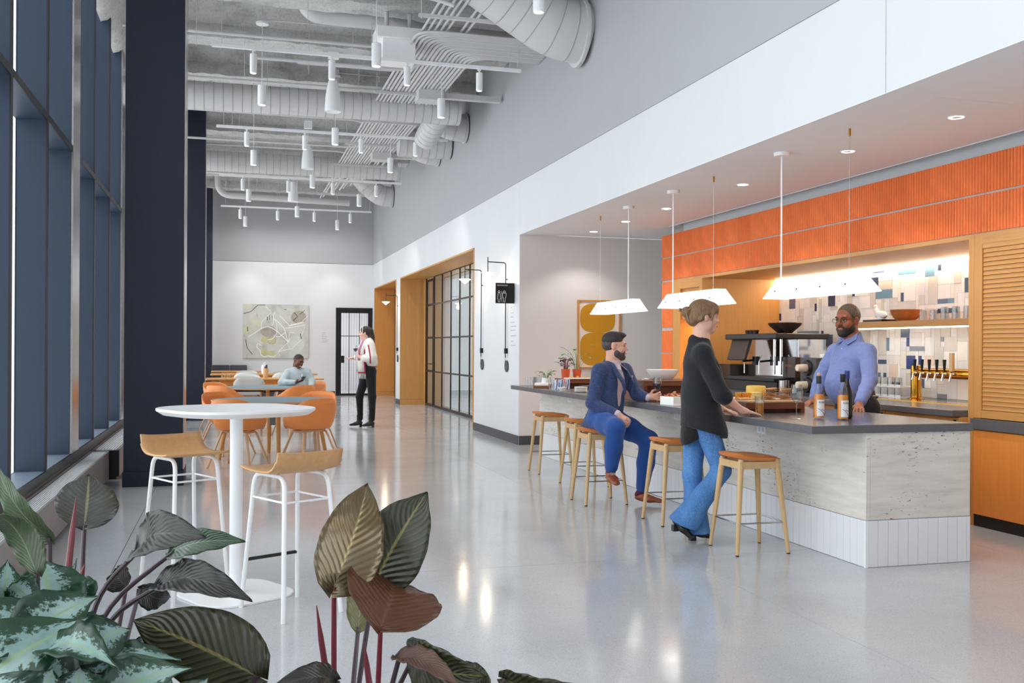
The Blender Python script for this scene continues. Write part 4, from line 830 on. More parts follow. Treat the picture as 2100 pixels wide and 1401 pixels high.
# bottles
LAB = plain('white_paper_label', rgb(242, 243, 246), .6, var=0)
def bottle(lb, loc, glass, liq, cap, label, rz=0, h=.305, cork=False):
    t = thing('wine_bottle', lb, 'bottle', loc, rz); r = .0375
    MB().lathe([(.0005, .004), (r-.008, 0), (r, .008), (r, .15), (r*.92, .185), (.02, .235), (.0145, .255), (.0145, h-.008), (.0165, h-.006), (.0165, h), (.0005, h)], 28).build('glass_body', glass, t, True)
    if liq: MB().lathe([(.0005, .008), (r-.003, .010), (r-.003, .148), (r*.9-.003, .172), (.0005, .173)], 28).build('wine', liq, t, True)
    MB().lathe([(.0152, h-.055), (.0175, h-.05), (.0175, h+.001), (.0005, h+.001)], 20).build('capsule', cap, t, True)
    if cork: MB().cyl((0, 0, h), (0, 0, h+.022), .012, n=12).build('cork', EDGE, t, True)
    if label:
        L_ = MB().grid([[((r+.0006)*sin(a), -(r+.0006)*cos(a), z) for a in [-1.15+k*.15 for k in range(16)]] for z in (.022, .135)]).build('label', LAB, t, True)
        for k, ch in enumerate('ROSES'):
            a = -.66+k*.33; q = text('lettering', ch, .019, ((r+.001)*sin(a)-.006*cos(a), -(r+.001)*cos(a)-.006*sin(a), .112), (pi/2, 0, a), BLACK, L_, .0003)
        for pts in ([(-.9, .075), (-.3, .060), (.2, .038), (.55, .027)], [(-.35, .07), (.2, .062), (.9, .064)], [(.6, .028), (.65, .052)]): MB().tube([((r+.0012)*sin(a), -(r+.0012)*cos(a), z) for a, z in pts], .0018, 6).build('branch_print', BLACK, L_)
BGL = glassy('bottle_glass', (.97, .96, .94, 1), .02, .04)
bottle('rosé bottle with a cork on the bar, left of the pair', (3.952, 6.08, ZT), BGL, ROSE, plain('black_capsule', rgb(48, 52, 62), .4), True, .25, .30, True); bottle('rosé bottle with black cap on the bar, in front of the dark bottle', (4.065, 5.965, ZT), BGL, ROSE, BLACK, True, .3, .315); bottle('dark blue capped wine bottle behind the rosé', (4.185, 6.09, ZT), plain('dark_bottle_glass', rgb(26, 26, 34), .08), None, plain('blue_capsule', rgb(48, 66, 140), .35), False, 0, .335)
# ------------------------------------------------------------------ back bar machines
em = thing('espresso_machine', 'black and steel espresso machine on the back bar', 'coffee machine', (6.18, 10.45, ZT))
BRN = plain('brown_black_plastic', rgb(58, 44, 38), .3)
MB().box((-.35, -.60, .12), (.35, .55, .165)).build('drip_tray', BLACK, em, bevel=.01); MB().box((-.30, -.58, .0), (.30, .5, .12)).build('base', BLACK, em, bevel=.006)
MB().box((-.05, -.62, .165), (.30, .5, .62)).build('body', CHROME, em, bevel=.006); MB().box((-.36, -.66, .60), (.32, .52, .665)).build('top_deck', BLACK, em, bevel=.012)
b = MB(); b.add([(-.38, .02, .36), (-.38, .44, .36), (-.30, .44, .63), (-.30, .02, .63), (-.34, .02, .35), (-.34, .44, .35), (-.25, .44, .63), (-.25, .02, .63)], [(0, 1, 2, 3), (4, 5, 6, 7), (0, 1, 5, 4), (2, 3, 7, 6), (1, 2, 6, 5), (0, 3, 7, 4)]); b.build('display_screen', BRN, em, bevel=.012)
for y in (-.3, .1): MB().cyl((-.17, y, .40), (-.17, y, .30), .045, n=18).cyl((-.17, y, .36), (-.36, y-.02, .345), .012, n=8).build('portafilter', BLACKM, em, True)
for y in (-.12, .22): MB().tube(rline([(-.22, y, .42), (-.26, y, .34), (-.26, y, .2)], .03), .006, 8).build('steam_wand', CHROME, em, True)
for y in (-.5, -.36): MB().cyl((-.2, y, .2), (-.2, y, .6), .016, n=12).build('column', CHROME, em, True)
for y in (-.15, .02): MB().lathe([(.03, 0), (.06, .03), (.14, .10), (.15, .125), (.145, .13), (.0005, .125)], 26).build('bean_hopper', BRN, em, True, loc=(.05, y-.1, .665))
for k in range(3): MB().lathe([(.03, 0), (.04, .05), (.037, .05), (.0005, .01)], 16).build('cup', BRN, em, True, loc=(-.12, .2+.09*k, .665))
o = MB().lathe([(.0005, 0), (.055, 0), (.055, .15), (.05, .15), (.05, .01), (.0005, .01)], 28).build('steel_jug', STEEL, None, True, loc=(5.76, 9.52, ZT)); tag(o, 'cylindrical steel jug in front of the espresso machine', 'jug')
o = MB().box((5.95, 11.08, ZT), (6.35, 11.36, ZT+.30)).build('bean_bin', BRN, None, bevel=.006); tag(o, 'dark brown box left of the espresso machine', 'box')
o = MB().box((6.02, 9.72, ZT+.168), (6.10, 9.98, ZT+.40)).build('menu_board', BRN, None, bevel=.004); tag(o, 'brown menu board leaning on the espresso machine', 'menu'); text('lettering', 'IRODAI', .042, (-.002, .07, .11), (pi/2, 0, -pi/2), plain('copper_print', rgb(170, 110, 74), .5), None).parent = o
bpy.data.objects['menu_board'].children[0].location = (6.0185, 9.93, ZT+.29)
cb = thing('cup_dispenser', 'black cup dispenser box with two paper cup stacks', 'dispenser', (6.02, 9.25, ZT)); MB().box((-.12, -.12, 0), (.25, .18, .40)).build('housing', plain('charcoal_plastic', rgb(66, 66, 72), .4), cb, bevel=.008)
for z in (.29, .11):
    q = MB().lathe([(.075, 0), (.085, .01), (.075, .03), (.052, .03), (.052, 0), (.075, 0)], 28).build('collar', BLACK, cb, True, loc=(-.12, .03, z)); q.rotation_euler = (0, -pi/2, 0)
    q = MB().lathe([(.045, 0), (.036, .12), (.03, .125), (.0005, .122)], 24).build('paper_cup', plain('paper_cup_cream', rgb(228, 214, 198), .6), cb, True, loc=(-.13, .03, z)); q.rotation_euler = (0, -pi/2, 0)
for k in range(4): MB().lathe([(.05, 0), (.05, .008), (.03, .012), (.0005, .012)], 20).build('cup_lid', PORC, cb, True, loc=(.06, .0, .401+.009*k))
tp = thing('beer_tap_tower', 'polished brass tap tower with six tap handles', 'beer tap', (6.55, 8.39, ZT))
MB().cyl((0, 0, .0), (0, 0, .33), .05, n=28).cyl((0, 0, .262), (0, -1.55, .262), .05, n=28).ball((0, 0, .262), .0505, 24, 14).build('tower', BRASS, tp, True); MB().lathe([(.08, 0), (.08, .008), (.055, .02), (.0005, .02)], 28).build('base_flange', BRASS, tp, True); MB().cyl((0, -1.2, 0), (0, -1.2, .262), .05, n=28).build('leg', BRASS, tp, True)
for k in range(6):
    y = -.09-.105*k; q = MB().tube([(-.04, y, .262), (-.10, y, .255), (-.115, y, .195)], [.016, .013, .010], 12).build('tap_spout', CHROME, tp, True)
    if k < 5: MB().lathe([(.008, 0), (.012, .03), (.018, .11), (.0005, .112)], 14).build('tap_handle', BLACK, q, True, loc=(-.085, y, .285))
    else: MB().box((-.105, y-.022, .285), (-.075, y+.022, .46)).build('tap_handle', EDGE, q, bevel=.005)
o = MB().box((6.2, 7.0, ZT), (6.46, 8.5, ZT+.006)).build('drip_tray', BRASS, None); tag(o, 'brass drip tray set in the back worktop below the taps', 'tray')
for lv in range(2):
    t = thing('glass_rack', 'white wire rack of upturned glasses on the back bar, %s' % ('lower one', 'upper one')[lv], 'rack', (6.62, 8.85, ZT+.105*lv)); MB().box((-.13, -.30, 0), (.13, .30, .012)).box((-.13, -.30, .012), (-.125, .30, .03)).build('tray', PORC, t)
    for k in range(5): tumbler('tumbler', 'upturned clear glass in the %s rack, %s from the brass tap' % (('lower', 'upper')[lv], ORD[k]), (6.52, 8.62+.115*k, ZT+.105*lv+.012), CLEAR, .04, .088, 'glasses in the racks', False)
# shelf
zs = 1.703
o = MB().box((6.58, 8.98, zs), (6.80, 9.30, zs+.024)).build('black_book', BLACK, None, bevel=.003); tag(o, 'black book lying flat under the white bird figure', 'book')
bd = thing('bird_figurine', 'white ceramic bird figure on the black book', 'figurine', (6.68, 9.12, zs+.024)); b = MB().tube([(0, -.10, .045), (0, -.06, .05), (0, 0, .05), (0, .05, .055), (0, .085, .10), (0, .095, .135)], [.006, .035, .048, .042, .026, .02], 18).ball((0, .095, .14), .022, 12, 8).cyl((0, .0, .0), (0, 0, .03), .045, n=18); b.build('body', PORC, bd, True); MB().cyl((0, .11, .142), (0, .14, .138), .006, .001, 8).build('beak', PORC, bd)
bowl('wooden_bowl', 'brown wooden bowl on the oak shelf', (6.68, 8.72, zs), .155, .115, plain('turned_wood', rgb(168, 96, 44), .4, var=.2, scale=14))
for k in range(9):
    tumbler('tumbler', 'upturned clear glass on the oak shelf, %s from the wooden bowl' % ORD[k], (6.65+.07*(k % 2), 8.42-.078*k, zs), CLEAR, .038, .10+.02*(k > 2), 'glasses on the oak shelf', False)
t = wineglass('hanging_glass', 'stemmed glass standing upside down at the right end of the shelf', (6.68, 7.72, zs+.30), None, .20); t.rotation_euler = (pi, 0, 0); t.location = (6.68, 7.72, zs+.20)
# ------------------------------------------------------------------ people: blended solids turned into one skin
A3 = lambda v: np.array(v, dtype=np.float32)
class Sdf:
    def __init__(s): s.p = []
    def cap(s, a, b, r0, r1=None, k=.02, sq=None, cut=False): s.p.append(('c', A3(a), A3(b), r0, r0 if r1 is None else r1, k, sq, cut)); return s
    def ell(s, c, r, M=None, k=.015, cut=False): s.p.append(('e', A3(c), A3(r), None if M is None else A3(M), 0, k, None, cut)); return s
    def plane(s, p, n, k=.004): s.p.append(('p', A3(p), A3(n)/np.linalg.norm(n), 0, 0, k, None, True)); return s
    def chain(s, pts, rs, k=.02, sq=None):
        for i in range(len(pts)-1): s.cap(pts[i], pts[i+1], rs[i], rs[i+1], k, sq)
        return s
    def mesh(s, name, mat, vox, it=2):
        lo = np.full(3, 9.); hi = -lo
        for q in s.p:
            if q[7] or q[0] == 'p': continue
            R = (max(q[3], q[4]) if q[0] == 'c' else float(q[2].max()))+.03
            for c in ([q[1], q[2]] if q[0] == 'c' else [q[1]]): lo = np.minimum(lo, c-R); hi = np.maximum(hi, c+R)
        n = np.ceil((hi-lo)/vox).astype(int)+2; D = np.full(n, .2, np.float32); ax = [lo[i]+vox*np.arange(n[i], dtype=np.float32) for i in range(3)]
        for q in s.p:
            k = q[5]
            if q[0] == 'p': sl = [slice(0, n[i]) for i in range(3)]
            else:
                R = (max(q[3], q[4]) if q[0] == 'c' else float(q[2].max()))+k+3*vox; cs = [q[1], q[2]] if q[0] == 'c' else [q[1]]
                a = np.min(cs, 0)-R; b = np.max(cs, 0)+R; sl = [slice(max(0, int((a[i]-lo[i])/vox)), min(n[i], int((b[i]-lo[i])/vox)+2)) for i in range(3)]
            G = np.stack(np.meshgrid(*[ax[i][sl[i]] for i in range(3)], indexing='ij'), -1)
            if q[0] == 'c':
                P = G-q[1]; ab = q[2]-q[1]
                if q[6] is not None:
                    d, f = A3(q[6][0]), q[6][1]; d = d/np.linalg.norm(d); t0 = np.clip((P@ab)/max(float(ab@ab), 1e-9), 0, 1); P = P-t0[..., None]*ab; P = P+d*((P@d)[..., None]*(f-1)); e = np.linalg.norm(P, axis=-1)-(q[3]+(q[4]-q[3])*t0); e = e/(.5*(1+f))
                else:
                    t0 = np.clip((P@ab)/max(float(ab@ab), 1e-9), 0, 1); e = np.linalg.norm(P-t0[..., None]*ab, axis=-1)-(q[3]+(q[4]-q[3])*t0)
            elif q[0] == 'e':
                P = G-q[1]
                if q[3] is not None: P = P@q[3].T
                k0 = np.linalg.norm(P/q[2], axis=-1); k1 = np.linalg.norm(P/(q[2]*q[2]), axis=-1); e = k0*(k0-1)/np.maximum(k1, 1e-6)
            else: e = -((G-q[1])@q[2])
            S_ = D[tuple(sl)]
            if q[7]:
                h = np.clip(.5+.5*(-S_-e)/k, 0, 1); D[tuple(sl)] = -((-S_)*(1-h)+e*h-k*h*(1-h))
            else:
                h = np.clip(.5+.5*(S_-e)/k, 0, 1); D[tuple(sl)] = S_*(1-h)+e*h-k*h*(1-h)
        return nets(name, mat, D, lo, vox, it)
def nets(name, mat, D, lo, vox, it):
    D[0] = D[-1] = .1; D[:, 0] = D[:, -1] = .1; D[:, :, 0] = D[:, :, -1] = .1
    I = D < 0; c = [I[a:I.shape[0]-1+a, b:I.shape[1]-1+b, d:I.shape[2]-1+d] for a in (0, 1) for b in (0, 1) for d in (0, 1)]
    s_ = sum(x.astype(np.int8) for x in c); act = (s_ > 0) & (s_ < 8); idx = np.argwhere(act); num = np.full(act.shape, -1, np.int64); num[act] = np.arange(len(idx))
    cs = [(a, b, d) for a in (0, 1) for b in (0, 1) for d in (0, 1)]; vals = [D[idx[:, 0]+o[0], idx[:, 1]+o[1], idx[:, 2]+o[2]] for o in cs]
    acc = np.zeros((len(idx), 3)); cnt = np.zeros(len(idx))
    for i, a in enumerate(cs):
        for j, b in enumerate(cs):
            if j <= i or sum(abs(x-y) for x, y in zip(a, b)) != 1: continue
            m = (vals[i] < 0) != (vals[j] < 0); t = np.where(m, vals[i]/np.where(m, vals[i]-vals[j], 1), 0)[:, None]
            acc += np.where(m[:, None], A3(a)+(A3(b)-A3(a))*t, 0); cnt += m
    V = (idx+acc/cnt[:, None])*vox+lo; Q = []
    for ax_ in range(3):
        u_, v_ = [(1, 2), (2, 0), (0, 1)][ax_]; sh = list(D.shape); sh[ax_] -= 1
        a = [slice(0, x) for x in D.shape]; b = list(a); a[ax_] = slice(0, -1); b[ax_] = slice(1, None); E = I[tuple(a)] != I[tuple(b)]; e = np.argwhere(E); e = e[(e[:, u_] > 0) & (e[:, v_] > 0)]
        fl = I[tuple(a)][e[:, 0], e[:, 1], e[:, 2]]; o = []
        for du, dv in ((-1, -1), (0, -1), (0, 0), (-1, 0)):
            w = e.copy(); w[:, u_] += du; w[:, v_] += dv; o.append(num[w[:, 0], w[:, 1], w[:, 2]])
        q = np.stack(o, 1); q[~fl] = q[~fl][:, ::-1]; Q.append(q)
    Q = np.concatenate(Q); ed = np.concatenate([Q[:, [0, 1]], Q[:, [1, 2]], Q[:, [2, 3]], Q[:, [3, 0]]])
    for _ in range(it):
        ac = np.zeros_like(V); cn = np.zeros(len(V))
        for x, y in ((0, 1), (1, 0)): np.add.at(ac, ed[:, x], V[ed[:, y]]); np.add.at(cn, ed[:, x], 1)
        V = V*.4+ac/cn[:, None]*.6
    me = bpy.data.meshes.new(name); me.vertices.add(len(V)); me.vertices.foreach_set('co', V.astype(np.float32).ravel()); me.loops.add(4*len(Q)); me.loops.foreach_set('vertex_index', Q.ravel().astype(np.int32)); me.polygons.add(len(Q)); me.polygons.foreach_set('loop_start', np.arange(0, 4*len(Q), 4, dtype=np.int32)); me.polygons.foreach_set('use_smooth', np.ones(len(Q), bool)); me.update(calc_edges=True); me.validate(); me.materials.append(mat); return me
def V3(*a): return Vector(a)
def basis(f, up=(0, 0, 1)):
    f = Vector(f).normalized(); r = f.cross(Vector(up)).normalized(); u = r.cross(f); return r, f, u
class Head:
    def __init__(s, c, f, up=(0, 0, 1), sc=1.0): s.c = Vector(c); s.r, s.f, s.u = basis(f, up); s.s = sc; s.M = [tuple(s.r), tuple(s.f), tuple(s.u)]
    def w(s, x, y, z): return s.c+(s.r*x+s.f*y+s.u*z)*s.s
    def R(s, *r): return tuple(v*s.s for v in r)
    def skull(s, q, fem=False):
        j = .9 if fem else 1.0; w = s.w
        q.ell(w(0, -.014, .035), s.R(.076, .098, .090), s.M, .02).ell(w(0, .028, -.035), s.R(.060*j, .062, .078), s.M, .03).ell(w(0, .066, -.092), s.R(.026*j, .024, .022), s.M, .025)
        for e in (-1, 1):
            q.ell(w(e*.043*j, .012, -.062), s.R(.022, .034, .026), s.M, .03).ell(w(e*.040, .056, -.026), s.R(.024, .026, .024), s.M, .02)
            q.ell(w(e*.033, .101, .008), s.R(.019, .018, .011), s.M, .012, True)
        q.ell(w(0, .083, .030), s.R(.052, .014, .012), s.M, .02).cap(w(0, .088, .016), w(0, .110, -.020), .0075*s.s, .011*s.s, .012)
        for e in (-1, 1):
            q.ell(w(e*.011, .098, -.025), s.R(.009, .010, .008), s.M, .008)
            q.ell(w(e*.078, -.008, -.004), s.R(.008, .019, .031), Head(s.c, s.f*1-s.r*(e*.35), s.u).M, .008).ell(w(e*.033, .074, .008), s.R(.0135, .0125, .0125), s.M, .003)
        q.ell(w(0, .089, -.0545), s.R(.023, .011, .006), s.M, .006).ell(w(0, .088, -.0655), s.R(.020, .011, .007), s.M, .006).ell(w(0, .104, -.0600), s.R(.028, .012, .0018), s.M, .003, True)
        return q
    def eyes(s, par, brow, iris, lip=None, bw=.004):
        for e in (-1, 1):
            o = MB().ball(tuple(s.w(e*.033, .0745, .006)), .0112*s.s, 14, 10).build('eye', EYEW, par, True); MB().ball(tuple(s.w(e*.033+.001, .0790, .006)), .0078*s.s, 10, 8).build('iris', iris, o, True)
            MB().tube([s.w(e*.016, .098, .026), s.w(e*.032, .096, .032), s.w(e*.050, .080, .028)], [bw*.7*s.s, bw*s.s, bw*.5*s.s], 8, flat=.6).build('eyebrow', brow, par, True)
            MB().tube([s.w(e*.021, .0855, .0115), s.w(e*.033, .0875, .0125), s.w(e*.046, .081, .0095)], .0024*s.s, 6).build('eyelash', brow, par, True)
        if lip: MB().tube([s.w(-.021, .092, -.0595), s.w(-.009, .1005, -.0575), s.w(0, .102, -.0590), s.w(.009, .1005, -.0575), s.w(.021, .092, -.0595)], [.002, .0045, .0045, .0045, .002], 8).build('lips', lip, par, True)
def hand(q, wr, ha, n, curl=.3, sc=1.0, thumb=1, spread=.06, grip=None):
    wr, ha, n = Vector(wr), Vector(ha), Vector(n).normalized(); d = (ha-wr).normalized(); l = n.cross(d).normalized()*thumb; n = d.cross(l)*thumb
    if n.dot(Vector(n)) < 0: n = -n
    N = d.cross(l).normalized(); N = N if N.dot(n) > 0 else -N
    q.cap(wr, wr+d*.03*sc, .024*sc, .026*sc, .02); 
    for k in (-1, 0, 1): q.cap(wr+d*.03*sc+l*(.014*k*sc), wr+d*.082*sc+l*(.021*k*sc), .0135*sc, .0125*sc, .012)
    for k, L in ((1.45, .070), (.5, .080), (-.5, .074), (-1.45, .058)):
        p = wr+d*.088*sc+l*(.0205*k*sc); dd = (d+l*(spread*k)).normalized(); a1, a2, a3 = curl*.7, curl*1.7, curl*2.4
        for a, f in ((a1, .45), (a2, .3), (a3, .25)):
            e = p+(dd*cos(a)+N*sin(a))*(L*f*sc); q.cap(p, e, .0088*sc, .0078*sc, .005); p = e
    p = wr+d*.028*sc+l*.022*sc; v = (d*.55+l*.75+N*.35).normalized(); e = p+v*.042*sc; q.cap(p, e, .0125*sc, .0100*sc, .012); v2 = (d*.9+l*.15+N*.5*curl).normalized(); q.cap(e, e+v2*.034*sc, .0098*sc, .0082*sc, .006)
EYEW = plain('eye_white', rgb(206, 198, 190), .25, var=0); IRB = plain('brown_iris', rgb(50, 34, 26), .2); IRL = plain('hazel_iris', rgb(92, 96, 80), .2)
def skin(n, c, s=.5):
    t = NT(n); co = t.co(); t.set(t.ramp(t.noise(14, co, 4), [(.3, dk(c, .93)), (.7, dk(c, 1.05))]), s, 0, .4); t.b.inputs['Subsurface Weight'].default_value = .12; t.b.inputs['Subsurface Radius'].default_value = (.02, .008, .005); t.b.inputs['Subsurface Scale'].default_value = .3; return t.m
SKF = skin('fair_skin', rgb(226, 176, 156)); SKM = skin('ruddy_skin', rgb(222, 168, 148)); SKD = skin('deep_brown_skin', rgb(140, 84, 58), .42); SKD2 = skin('dark_brown_skin', rgb(112, 66, 48), .42); SKA = skin('light_skin', rgb(228, 182, 160))
def cloth(n, c, scale=9, st=.5, var=.08, weave=0, c2=None):
    t = NT(n); co = t.co(); f = t.noise(scale, co, 3, .55); col = t.ramp(f, [(.3, dk(c, 1-var)), (.7, dk(c, 1+var))])
    if c2 is not None:
        w = t.noise(260, t.co((.25, .25, 1)), 2); col = t.mix(t.ramp(w, [(.4, (0, 0, 0, 1)), (.6, (1, 1, 1, 1))]), col, c2)
    t.set(col, .85, 0, .25); t.bump(f, st, .03); t.b.inputs['Sheen Weight'].default_value = .15; return t.m
def hairm(n, c1, c2):
    t = NT(n); f = t.noise(9, t.co((14, 14, 2.2)), 4, .6); t.set(t.ramp(f, [(.32, c1), (.68, c2)]), .45, 0, .4); t.bump(f, .8, .01); return t.m
def person(lb, root, q, sk, vox):
    o = link('person', q.mesh('person', sk, vox)); o.location = (root[0], root[1], 0); return tag(o, lb, 'person')
def garment(name, q, mat, par, vox=.009, it=2): return link(name, q.mesh(name, mat, vox, it), par)
def L3(a, b, t): return Vector(a).lerp(Vector(b), t)
# ---------------------------------------------------------------- woman standing at the bar
root = (3.316, 6.625); J = dict(head=(0.028, -0.007, 1.632), face=(0.141, -0.040, 1.602), neck=(0.004, 0.000, 1.475), chest=(-0.006, 0.002, 1.294), waist=(-0.010, 0.003, 1.080), hip=(0.000, 0.000, 0.875), shN=(-0.045, -0.132, 1.375), elN=(0.050, -0.224, 1.085), wrN=(0.239, -0.190, 0.962), haN=(0.373, -0.199, 0.933), shF=(0.050, 0.155, 1.375), elF=(0.16, 0.19, 1.066), wrF=(0.19, 0.054, 0.962), haF=(0.240, -0.03, 0.942), hipA=(-0.002, -0.082, 0.872), knA=(0.098, -0.152, 0.530), anA=(-0.150, -0.060, 0.146), toA=(-0.122, -0.090, 0.025), heA=(-0.212, -0.022, 0.155), hipB=(0.014, 0.090, 0.859), knB=(-0.024, 0.070, 0.476), anB=(-0.008, 0.023, 0.098), toB=(0.075, -0.020, 0.022), heB=(-0.040, 0.030, 0.03))
F1 = V3(.9618, -.2737, 0); S1 = V3(.2737, .9618, 0)
hd = Head(J['head'], (F1+V3(.0, .12, -.05)), sc=.98); q = Sdf()
def figure(q, J, N, Fv, shr=.055, wr_=.1, leg=.075, arm=.04):
    a, b = N; q.cap(J['neck'], L3(J['neck'], J['head'], .5), .056, .05, .02); q.cap(L3(J['sh'+a], J['chest'], .25), L3(J['sh'+b], J['chest'], .25), shr, shr, .04); q.cap(L3(J['neck'], J['chest'], .1), J['chest'], .07, .10, .05, (Fv, 1.25)); q.cap(J['chest'], J['waist'], .115, wr_, .05, (Fv, 1.35)); q.cap(J['waist'], J['hip'], wr_, .12, .05, (Fv, 1.25))
    for s in (a, b):
        q.chain([J['sh'+s], J['el'+s], J['wr'+s]], [arm+.008, arm-.004, .024], .03)
def legs(q, J, N, r, k=.03):
    for s in N: q.chain([J['hip'+s], J['kn'+s], J['an'+s]], r, k)
figure(q, J, ('N', 'F'), F1); legs(q, J, 'AB', [.078, .05, .032]); hd.skull(q, True); q.cap(L3(J['neck'], J['head'], 0), hd.w(0, -.03, -.05), .048, .047, .025)
for s, t in (('N', 1), ('F', -1)): hand(q, J['wr'+s], J['ha'+s], (0, 0, -1), .10, .93, -t)
p = person('woman in black blazer and flared blue jeans leaning on the bar', root, q, SKF, .006)
HB = hairm('light_brown_hair', rgb(150, 116, 82), rgb(108, 80, 56)); hd.eyes(p, HB, IRL, plain('rose_lips', rgb(196, 104, 98), .4), .003)
h = Sdf(); w = hd.w; h.ell(w(0, -.022, .048), hd.R(.086, .106, .092), hd.M, .02).ell(w(0, -.085, -.01), hd.R(.062, .05, .062), hd.M, .03).ell(w(0, .045, .085), hd.R(.07, .055, .035), hd.M, .02)
for e in (-1, 1): h.cap(w(e*.072, .055, .06), w(e*.079, .03, -.02), .014, .007, .02).cap(w(e*.074, .0, .03), w(e*.066, -.05, -.02), .018, .016, .02)
h.cap(w(.0, .088, .072), w(.045, .085, .045), .016, .012, .02).cap(w(.0, .088, .072), w(-.045, .085, .045), .016, .012, .02)
h.ell(w(0, .112, -.01), hd.R(.058, .05, .058), hd.M, .01, True).ell(w(0, .06, -.095), hd.R(.075, .075, .07), hd.M, .01, True); h.ell(w(.08, -.006, -.008), hd.R(.02, .02, .03), hd.M, .008, True).ell(w(-.08, -.006, -.008), hd.R(.02, .02, .03), hd.M, .008, True)
hb = garment('hair', h, HB, p, .006); bn_ = Sdf(); bn_.ell(w(0, -.138, .035), hd.R(.040, .038, .042), hd.M, .01).ell(w(0, -.112, -.012), hd.R(.04, .03, .045), hd.M, .02)
for a in (-.5, 0, .4): bn_.cap(w(.01*a, -.16, .045), w(.03*a, -.205, .05+.03*a), .008, .003, .01)
garment('hair_bun', bn_, HB, p, .005); cl = MB()
for k in range(4): cl.tube([w(-.035+.023*k, -.125, .06), w(-.035+.023*k, -.15, .02), w(-.035+.023*k, -.13, -.025)], .005, 6)
cl.build('hair_clip', plain('tortoiseshell', rgb(150, 122, 86), .2, var=.3, scale=60), p, True)
MB().tube([w(.074, .045, .02), w(.077, .04, -.04), w(.070, .040, -.09)], .002, 6).build('loose_strand', HB, p, True)
BLZ = cloth('black_blazer_cloth', rgb(34, 35, 40), 10, .35); z = Sdf(); n0 = Vector(J['neck'])
z.cap(L3(J['shN'], J['chest'], .15), L3(J['shF'], J['chest'], .15), .072, .072, .05).cap(n0-V3(0, 0, .05), J['chest'], .095, .128, .05, (F1, 1.25)).cap(J['chest'], J['waist'], .142, .145, .05, (F1, 1.30)).cap(J['waist'], Vector(J['hip'])-V3(-.025, .0, .12), .150, .202, .05, (F1, 1.22))
z.cap(n0-F1*.035-V3(0, 0, .015), n0-F1*.02-V3(0, 0, .07), .058, .08, .03).cap(Vector(J['waist'])-S1*.05, Vector(J['hipA'])+F1*.045-V3(0, 0, .07), .11, .118, .05)
for s in 'NF': z.cap(J['sh'+s], L3(J['sh'+s], J['el'+s], .5), .066, .060, .03).cap(L3(J['sh'+s], J['el'+s], .5), L3(J['el'+s], J['wr'+s], .06), .060, .062, .02).cap(L3(J['el'+s], J['wr'+s], .02), L3(J['el'+s], J['wr'+s], .18), .063, .060, .012)
z.plane((0, 0, .80), V3(-.30, 0, -1)).cap(n0+F1*.11+V3(0, 0, .02), Vector(J['chest'])+F1*.15, .06, .045, .01, cut=True).cap(Vector(J['chest'])+F1*.15, Vector(J['waist'])+F1*.17, .045, .03, .01, cut=True)
z.cap(n0+V3(0, 0, .02), n0+V3(0, 0, .12)+F1*.03, .058, .06, .01, cut=True)
bz = garment('blazer', z, BLZ, p, .008)
for e in (-1, 1): MB().grid([[n0+F1*(-.01+.135*min(1, t*1.4))+S1*(e*(.060-.012*t+u*.045*sin(min(1, .1+t*.9)*pi)))+V3(0, 0, .012-.33*t)+F1*(.022-.018*u) for u in (0, .5, 1)] for t in [k/8 for k in range(9)]]).build('lapel', BLZ, bz, True, solid=.006)
b = Sdf(); b.cap(n0-V3(0, 0, .15), J['waist'], .09, .118, .05, (F1, 1.25)).cap(J['waist'], Vector(J['hip'])-F1*.03-V3(0, 0, .06), .115, .125, .05, (F1, 1.25)).cap(Vector(J['hip'])-F1*.05-V3(0, 0, .02), Vector(J['hip'])-F1*.075-V3(0, 0, .14), .10, .10, .05, (F1, 1.6)).plane((-.05, 0, .74), -F1*-.55+V3(0, 0, -1)); garment('blouse', b, cloth('black_blouse', rgb(30, 28, 30), 14, .4), p, .009)
def _denim():
    t = NT('blue_denim'); co = t.co(); a = t.noise(4, t.co((1, 1, .4)), 4); b_ = t.noise(300, t.co((1, 1, .3)), 2); c = t.ramp(a, [(.3, rgb(38, 84, 146)), (.5, rgb(66, 122, 188)), (.7, rgb(112, 166, 218))]); t.set(t.mix(.35, c, t.ramp(b_, [(.3, rgb(50, 90, 150)), (.7, rgb(150, 190, 230))])), .85, 0, .2); t.bump(t.noise(11, t.co((1, 1, .6)), 3), .7, .03); return t.m
DEN = _denim(); jn = Sdf(); jn.cap(Vector(J['waist'])-V3(0, 0, .14), J['hip'], .09, .105, .05, (F1, 1.2)).cap(Vector(J['hipA']), Vector(J['hipB']), .086, .086, .04)
jn.chain([J['hipB'], J['knB']], [.092, .068], .04).chain([J['knB'], L3(J['knB'], J['anB'], .5), Vector(J['anB'])-V3(0, 0, .10)], [.068, .074, .110], .03).plane((0, 0, .055), (0, 0, -1)); garment('jeans', jn, DEN, p, .008)
A_ = Vector(J['anA']); dA = (A_-Vector(J['knA'])).normalized(); jn = Sdf(); jn.chain([J['hipA'], J['knA']], [.092, .066], .04).chain([J['knA'], L3(J['knA'], J['anA'], .45), A_+dA*.12], [.066, .072, .128], .03).plane(A_+dA*.005, dA+V3(.25, 0, 0)); garment('jeans_leg', jn, DEN, p, .008)
BLK = plain('black_boot_leather', rgb(24, 23, 26), .3)
